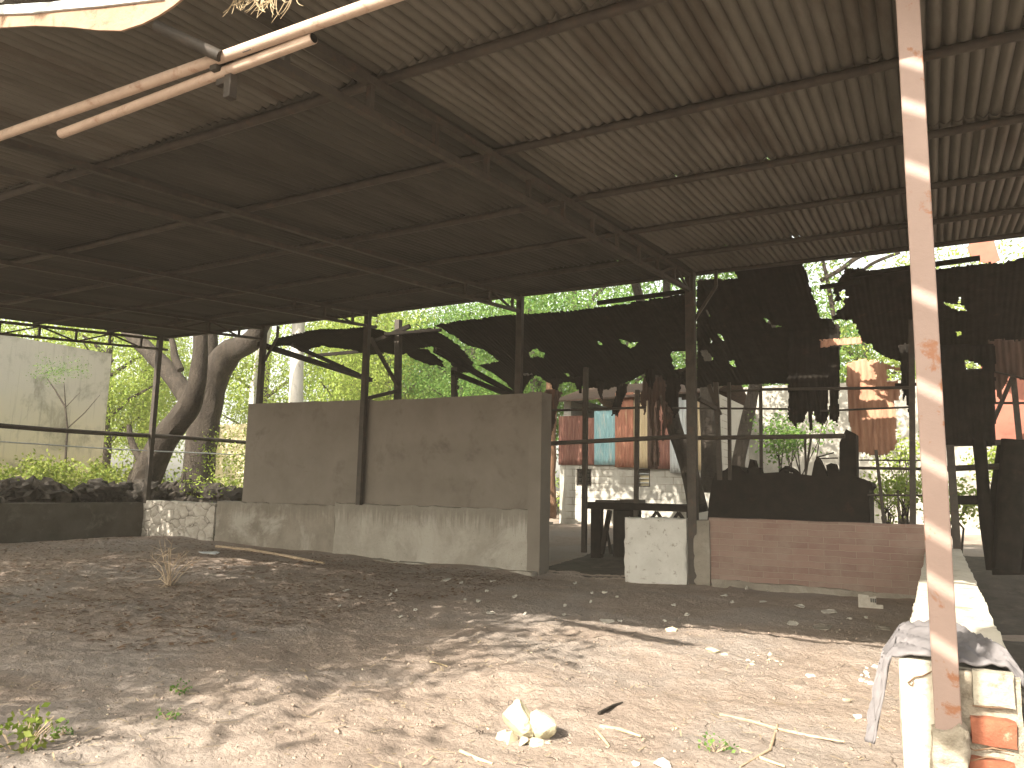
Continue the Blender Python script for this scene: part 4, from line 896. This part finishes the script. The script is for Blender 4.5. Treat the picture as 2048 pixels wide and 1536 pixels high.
for i, (x, y, D, r, lab) in enumerate(((1600, 868, 20, .9, 'feathery green shrub behind the window bars above the burnt machine'), (1565, 885, 19.5, .55, 'lower green shrub behind the bars left of the feathery shrub'), (1815, 975, 19, .5, 'bright green shrub left of the front post behind the bars'), (1770, 985, 20, .6, 'pale shrub behind the bars by the rusty hanging sheet'), (1915, 1000, 18, .6, 'sunlit shrub right of the front post behind the charred posts'), (1985, 925, 21, .5, 'small bright shrub at the right edge below the dark sheet'), (1110, 990, 24, .9, 'green bush seen through the doorway behind the orange brown trunk'), (1800, 900, 21.5, .7, 'sunlit bush below the rusty hanging sheet'))):
    c = aD(x, y, D); g = gh(c.x, c.y, False); rs = np.random.RandomState(70+i)
    stems = MB()
    for k in range(6): stems.tube([(c.x, c.y, g), (c.x+rs.uniform(-.3, .3)*r, c.y, (g+c.z)/2), (c.x+rs.uniform(-.8, .8)*r, c.y+rs.uniform(-.4, .4)*r, c.z+rs.uniform(-.2, .4)*r)], [.03, .02, .008], 5)
    plant('shrub', lab, 'shrub', stems, crown_clusters((c.x, c.y, c.z), (r*1.15, r*.8, r*.75), 30, rs, .15), 26, .14, .09, 'leafB' if i in (0, 1) else 'leafA', 80+i, base=(c.x, c.y, g))
# dry weed clump on the left floor
db = onG(338, 1172)
dm = MB()
for (x, y) in ((300, 1110), (318, 1080), (330, 1085), (336, 1095), (342, 1100), (352, 1120), (362, 1105), (372, 1118), (395, 1112), (330, 1180), (325, 1182), (312, 1160), (385, 1130), (345, 1080), (302, 1125)):
    t = aD(x, y, db.y+rnd.uniform(-.4, .5)); mid = db.lerp(t, .5)+Vector((rnd.uniform(-.06, .06), 0, rnd.uniform(0, .06)))
    dm.tube([db+Vector((rnd.uniform(-.06, .06), 0, -.02)), mid, t], [.008, .006, .003], 5)
    for q_ in (.2, .5, .75): dm.tube([mid.lerp(t, q_), mid.lerp(t, q_)+Vector((rnd.uniform(-.25, .25), rnd.uniform(-.2, .2), rnd.uniform(-.02, .16)))], [.004, .002], 4)
mesh_obj('dry_weed', dm, 'stick', smooth=True, label='dead twiggy weed standing on the left floor near the stone wall', cat='dry weed')

# ------------------------------------------------------------------ things lying on the floor
def lump(name, x, y, w, h, mat, label, cat, seed, group=None, sub=2, flat=.6, amp=.4):
    p = onG(x, y); zf = (p-CO).dot(CF); r = w*zf/FPX/2
    m = hull((p.x, p.y, p.z+r*flat*.3), (r, r*.8, r*flat), 12, seed, .1)
    return mesh_obj(name, m, mat, smooth=False, label=label, cat=cat, group=group)
p = onG(1048, 1478, -.02)
rk = join(hull(p+Vector((-.06, .02, .10)), (.115, .09, .14), 22, 5), hull(p+Vector((.07, .05, .085)), (.13, .09, .10), 18, 9))
for i, (dx, dy, r_) in enumerate(((-.13, -.03, .05), (-.055, -.06, .06), (.03, -.06, .045), (.10, -.03, .055), (.16, .0, .035))): rk = join(rk, hull(p+Vector((dx, dy, .02)), (r_*1.2, r_, r_*.85), 11, 20+i))
mesh_obj('rock', rk, 'palerock', smooth=False, label='large cream rock lump on the sunlit dirt, widest stone on the floor', cat='rock')
lump('plaster_chunk', 1325, 1527, 46, 20, 'white', 'white plaster chunk at the bottom edge right of the cream rock', 'plaster chunk', 5)
lump('plaster_chunk', 1272, 1530, 24, 14, 'white', 'smaller white chunk beside the plaster chunk at the bottom edge', 'plaster chunk', 6)
lump('plaster_chunk', 1342, 1262, 30, 12, 'palerock', 'cream chunk at the edge of the roof shadow', 'plaster chunk', 8)
lump('plaster_chunk', 1424, 1305, 34, 22, 'palerock', 'cream crumbled lump on lit dirt below the roof shadow edge', 'plaster chunk', 9, flat=.5)
lump('plaster_chunk', 1450, 1310, 16, 9, 'palerock', 'small cream piece beside the crumbled lump', 'plaster chunk', 10)
lump('plaster_chunk', 1497, 1322, 12, 9, 'white', 'small white piece between the crumbled lump and the white block', 'plaster chunk', 11)
lump('plaster_chunk', 1620, 1354, 22, 12, 'white', 'squarish white block alone on the lit dirt', 'plaster chunk', 12, amp=.2)
lump('plaster_chunk', 1714, 1435, 22, 8, 'white', 'flat white piece on the lit dirt left of the hanging cloth', 'plaster chunk', 13)
lump('plaster_chunk', 1694, 1404, 22, 13, 'mortar', 'dull buff clod on the lit dirt near the wall', 'clod', 14)
lump('stone', 1775, 1308, 16, 12, 'palerock', 'small pale stone under the edge of the cloth', 'stone', 15)
lump('stone', 675, 1462, 20, 16, 'clod', 'small brown stone beside the dirt gully', 'stone', 16)
for i in range(16):
    x, y = rnd.uniform(1722, 1782), rnd.uniform(1334, 1368)
    lump('plaster_crumb', x, y, rnd.uniform(7, 18), 6, 'white', 'white crumb in the scatter at the foot of the wall below the cloth', 'plaster crumb', 30+i, group='white crumbs below the cloth', sub=1)
for i in range(12):
    x, y = rnd.uniform(1500, 1575), rnd.uniform(1308, 1332)
    lump('plaster_crumb', x, y, rnd.uniform(4, 11), 4, 'palerock', 'cream crumb in the loose row beside the crumbled lump', 'plaster crumb', 50+i, group='cream crumbs beside the lump', sub=1)
def scrap(x, y, w, h, mat, label, seed, group=None, name='paper_scrap', cat='paper scrap', tilt=.15):
    p = onG(x, y); zf = (p-CO).dot(CF); r = w*zf/FPX/2; r2 = max(r*.35, h*zf/FPX*1.6)
    rs_ = random.Random(seed); k = 9; top = []
    for i in range(k):
        a = 2*math.pi*i/k; q = rs_.uniform(.65, 1.1)
        top.append(p+Vector((math.cos(a)*r*q, math.sin(a)*r2*q, .012+rs_.uniform(0, .02)+tilt*math.sin(a)*r2)))
    return mesh_obj(name, MB().prism(top, (0, 0, -.006)), mat, label=label, cat=cat, group=group)
uniq = [(892, 1162, 18, 8, 'paper', 'crumpled white paper lying before the lime streaked plinth'), (985, 1165, 14, 4, 'paper', 'flat pale scrap right of the crumpled white paper'), (693, 1183, 16, 5, 'paper', 'oval grey scrap on the shaded floor before the plinth'), (1212, 1244, 34, 8, 'paper', 'flat grey sheet on the floor before the short white wall'), (980, 1232, 22, 6, 'paper', 'pale crumpled bag in the last dappled light at centre'),
        (1655, 1226, 34, 9, 'paper', 'round flat grey lid shape before the brick wall'), (1585, 1250, 26, 9, 'paper', 'slanting grey slab piece in the shade before the brick wall'), (1645, 1258, 40, 14, 'plinth', 'largest grey slab piece in the shade before the brick wall'), (1765, 1258, 34, 10, 'plinth', 'grey slab piece nearest the sunlit wall'), (1600, 1215, 24, 6, 'paper', 'long thin pale scrap before the brick wall'), (1525, 1205, 16, 5, 'paper', 'small pale scrap below the brick wall footing'), (1448, 1193, 14, 4, 'paper', 'small white scrap right of the wide dark shed post'), (420, 1107, 58, 5, 'galv', 'flat grey board on the floor before the stone wall')]
for i, (x, y, w, h, mt, lab) in enumerate(uniq):
    scrap(x, y, w, h, mt, lab, 100+i, name='board' if i == 12 else 'paper_scrap' if mt == 'paper' else 'slab_piece', cat='board' if i == 12 else 'paper scrap' if mt == 'paper' else 'slab piece')
for i in range(30):
    x = rnd.uniform(640, 1800); y = rnd.uniform(1160, 1240)+max(0, (x-1000)/1000*20)
    scrap(x, y, rnd.uniform(5, 13), rnd.uniform(2, 4), 'paper', 'tiny pale scrap scattered on the shaded floor', 200+i, 'tiny scraps on the shaded floor', tilt=.3)
cp = onG(1738, 1216)
cd = thing('printed_card', cp, 'white notched card with a small dark print leaning before the brick wall', 'card')
zc = .165
mesh_obj('sheet', MB().prism([cp+Vector(v) for v in ((-.13, 0, .0), (.03, .02, .0), (.17, .04, .0), (.17, .045, .05), (.09, .04, .05), (.09, .05, .155), (.0, .05, .14), (.0, .05, .165), (-.13, .03, .17))], (.0, .006, 0)), 'paper', cd)
pk = MB()
for i in range(3): pk.prism([cp+Vector((.02+.025*i, .028, .075)), cp+Vector((.036+.025*i, .030, .075)), cp+Vector((.036+.025*i, .044, .125)), cp+Vector((.02+.025*i, .042, .125))], (0, -.004, 0))
mesh_obj('print', pk, 'ink', cd)
def stick(pts, r, label, mat='stick'):
    P = [onG(x, y, r*.8) for x, y in pts]
    mesh_obj('stick', MB().tube(P, [r]*(len(P)-1)+[r*.6], 7, wob=.3), mat, smooth=True, label=label, cat='stick')
stick([(432, 1093), (500, 1103), (580, 1117), (648, 1129)], .035, 'long pale stick lying before the plinth')
stick([(1440, 1432), (1500, 1444), (1560, 1458), (1620, 1474), (1690, 1492)], .009, 'long thin pale stalk on the lit dirt at lower right', 'stick')
stick([(1555, 1450), (1548, 1480), (1540, 1502), (1480, 1536)], .008, 'bent dark twig crossing the long pale stalk')
stick([(1482, 1502), (1530, 1520), (1570, 1536)], .01, 'short pale stalk near the bottom edge below the bent twig', 'straw')
stick([(1200, 1448), (1240, 1462), (1282, 1476)], .012, 'pale straight stalk right of the cream rock', 'straw')
stick([(1192, 1462), (1205, 1478), (1218, 1494)], .008, 'short stalk under the straight stalk right of the cream rock', 'straw')
stick([(920, 1504), (955, 1518), (985, 1530)], .01, 'pale stalk left of the cream rock at the bottom edge', 'straw')
stick([(1198, 1430), (1225, 1415), (1245, 1408)], .012, 'dark short twig above the stalks right of the cream rock', 'bark')
stick([(860, 1325), (880, 1330), (895, 1334)], .008, 'short pale stalk on the mound at the shadow edge', 'straw')
# loose clods, straw and leaf litter: nobody could count them
def scatter(name, n, area, size, mat, label, cat, kind, seed, dens=None):
    rs = np.random.RandomState(seed); Vs = []; Fs = []; base = 0
    ico = bmesh.new(); bmesh.ops.create_icosphere(ico, subdivisions=1, radius=1); iv = np.array([v.co[:] for v in ico.verts]); fi = np.array([[v.index for v in f.verts] for f in ico.faces]); ico.free()
    for _ in range(n):
        x, y = area(rs)
        if not (-17.9 < x < -.25 and 2 < y < 12.5): continue
        s = size*rs.uniform(.3, 1)**1.6*1.4; z = gh(x, y)
        if kind == 'clod':
            v = iv*(s*rs.uniform(.6, 1.2, (1, 3)))*(1+rs.uniform(-.25, .25, (len(iv), 1)))*np.array([1, 1, .65])+np.array([x, y, z+s*.2]); f = fi
        else:
            a = rs.uniform(0, 6.28); L = s; w = .0035 if kind == 'straw' else s*.28; d = np.array([math.cos(a), math.sin(a), 0]); q = np.array([-d[1], d[0], 0])
            c = np.array([x, y, z+.008+rs.uniform(0, .012)]); up = np.array([0, 0, rs.uniform(-.1, .25)*L])
            v = np.array([c-d*L/2-q*w, c-d*L/2+q*w, c+d*L/2+q*w+up, c+d*L/2-q*w+up]); f = np.array([[0, 1, 2], [0, 2, 3]])
        Vs.append(v); Fs.append(f+base); base += len(v)
    np_mesh(name, np.concatenate(Vs), np.concatenate(Fs), mat, kind='stuff', label=label, cat=cat)
def near(rs):
    d = 2.6+7.0*rs.uniform(0, 1)**1.3; t = rs.uniform(-.72, .58); zf = d; return (zf*(-.487+.874*t), zf*(.874+.487*t))
def left(rs): return (rs.uniform(-17.5, -6), rs.uniform(4.5, 12.4))
scatter('dirt_clods', 3000, near, .011, 'clod', 'loose crumbs of brown dirt strewn over the floor', 'dirt clods', 'clod', 1)
scatter('pale_grit', 260, near, .008, 'palerock', 'pale grit strewn over the floor', 'grit', 'clod', 2)
scatter('straw_litter', 1300, near, .08, 'straw', 'broken pale straw strewn over the floor', 'straw', 'straw', 3)
scatter('leaf_litter', 13000, left, .055, 'litter', 'brown fallen leaves strewn over the left floor', 'leaf litter', 'leaf', 4)

# ------------------------------------------------------------------ camera, light, world
cam = bpy.data.cameras.new('Camera'); co_ = bpy.data.objects.new('Camera', cam); COL.objects.link(co_)
cam.sensor_fit = 'HORIZONTAL'; cam.sensor_width = 36; cam.lens = 36*FPX/2048; cam.clip_start = .05; cam.clip_end = 2000
mw = Matrix((CR, CU, -CF)).transposed().to_4x4(); mw.translation = CO; co_.matrix_world = mw
sc.camera = co_
sun = bpy.data.lights.new('Sun', 'SUN'); sun.energy = 4.8; sun.angle = math.radians(.4); sun.color = (1, .905, .78)
so = bpy.data.objects.new('Sun', sun); COL.objects.link(so); so.rotation_euler = SUN.to_track_quat('-Z', 'Y').to_euler(); so.location = (-5, -20, 20)
w = bpy.data.worlds.new('World'); sc.world = w; w.use_nodes = True
nt = w.node_tree; bg = nt.nodes['Background']; sky = nt.nodes.new('ShaderNodeTexSky'); sky.sky_type = 'NISHITA'; sky.sun_disc = False
d = -SUN.normalized(); sky.sun_elevation = math.asin(d.z); sky.sun_rotation = math.atan2(d.x, d.y)
sky.dust_density = 3; sky.air_density = 1.0
hsv = nt.nodes.new('ShaderNodeHueSaturation'); hsv.inputs['Saturation'].default_value = .35; nt.links.new(sky.outputs[0], hsv.inputs['Color'])
mx = nt.nodes.new('ShaderNodeMix'); mx.data_type = 'RGBA'; mx.blend_type = 'MULTIPLY'; mx.inputs[0].default_value = 1; mx.inputs[7].default_value = (1.06, 1.0, .88, 1); nt.links.new(hsv.outputs[0], mx.inputs[6])
nt.links.new(mx.outputs[2], bg.inputs[0]); bg.inputs[1].default_value = .15
HAZE = True
if HAZE:
    hb = MB().box(-46, 14, -12, 44, -2, 13)
    m = bpy.data.materials.new('dusty_air'); m.use_nodes = True; m.node_tree.nodes.clear()
    o_ = m.node_tree.nodes.new('ShaderNodeOutputMaterial'); v_ = m.node_tree.nodes.new('ShaderNodeVolumePrincipled')
    v_.inputs['Color'].default_value = (.95, .88, .76, 1); v_.inputs['Density'].default_value = .0013; v_.inputs['Anisotropy'].default_value = -.1
    m.node_tree.links.new(v_.outputs[0], o_.inputs['Volume'])
    mesh_obj('haze', hb, m, kind='stuff', label='thin dusty air under the roof', cat='haze')
vs = sc.view_settings; vs.view_transform = 'Standard'; vs.look = 'None'; vs.exposure = 1.68; vs.gamma = 1
sc.render.engine = 'CYCLES'
cy = sc.cycles; cy.use_denoising = True; cy.max_bounces = 10; cy.diffuse_bounces = 3; cy.volume_bounces = 1; cy.transmission_bounces = 4
cy.sample_clamp_indirect = 8; cy.use_adaptive_sampling = True; cy.adaptive_threshold = .01
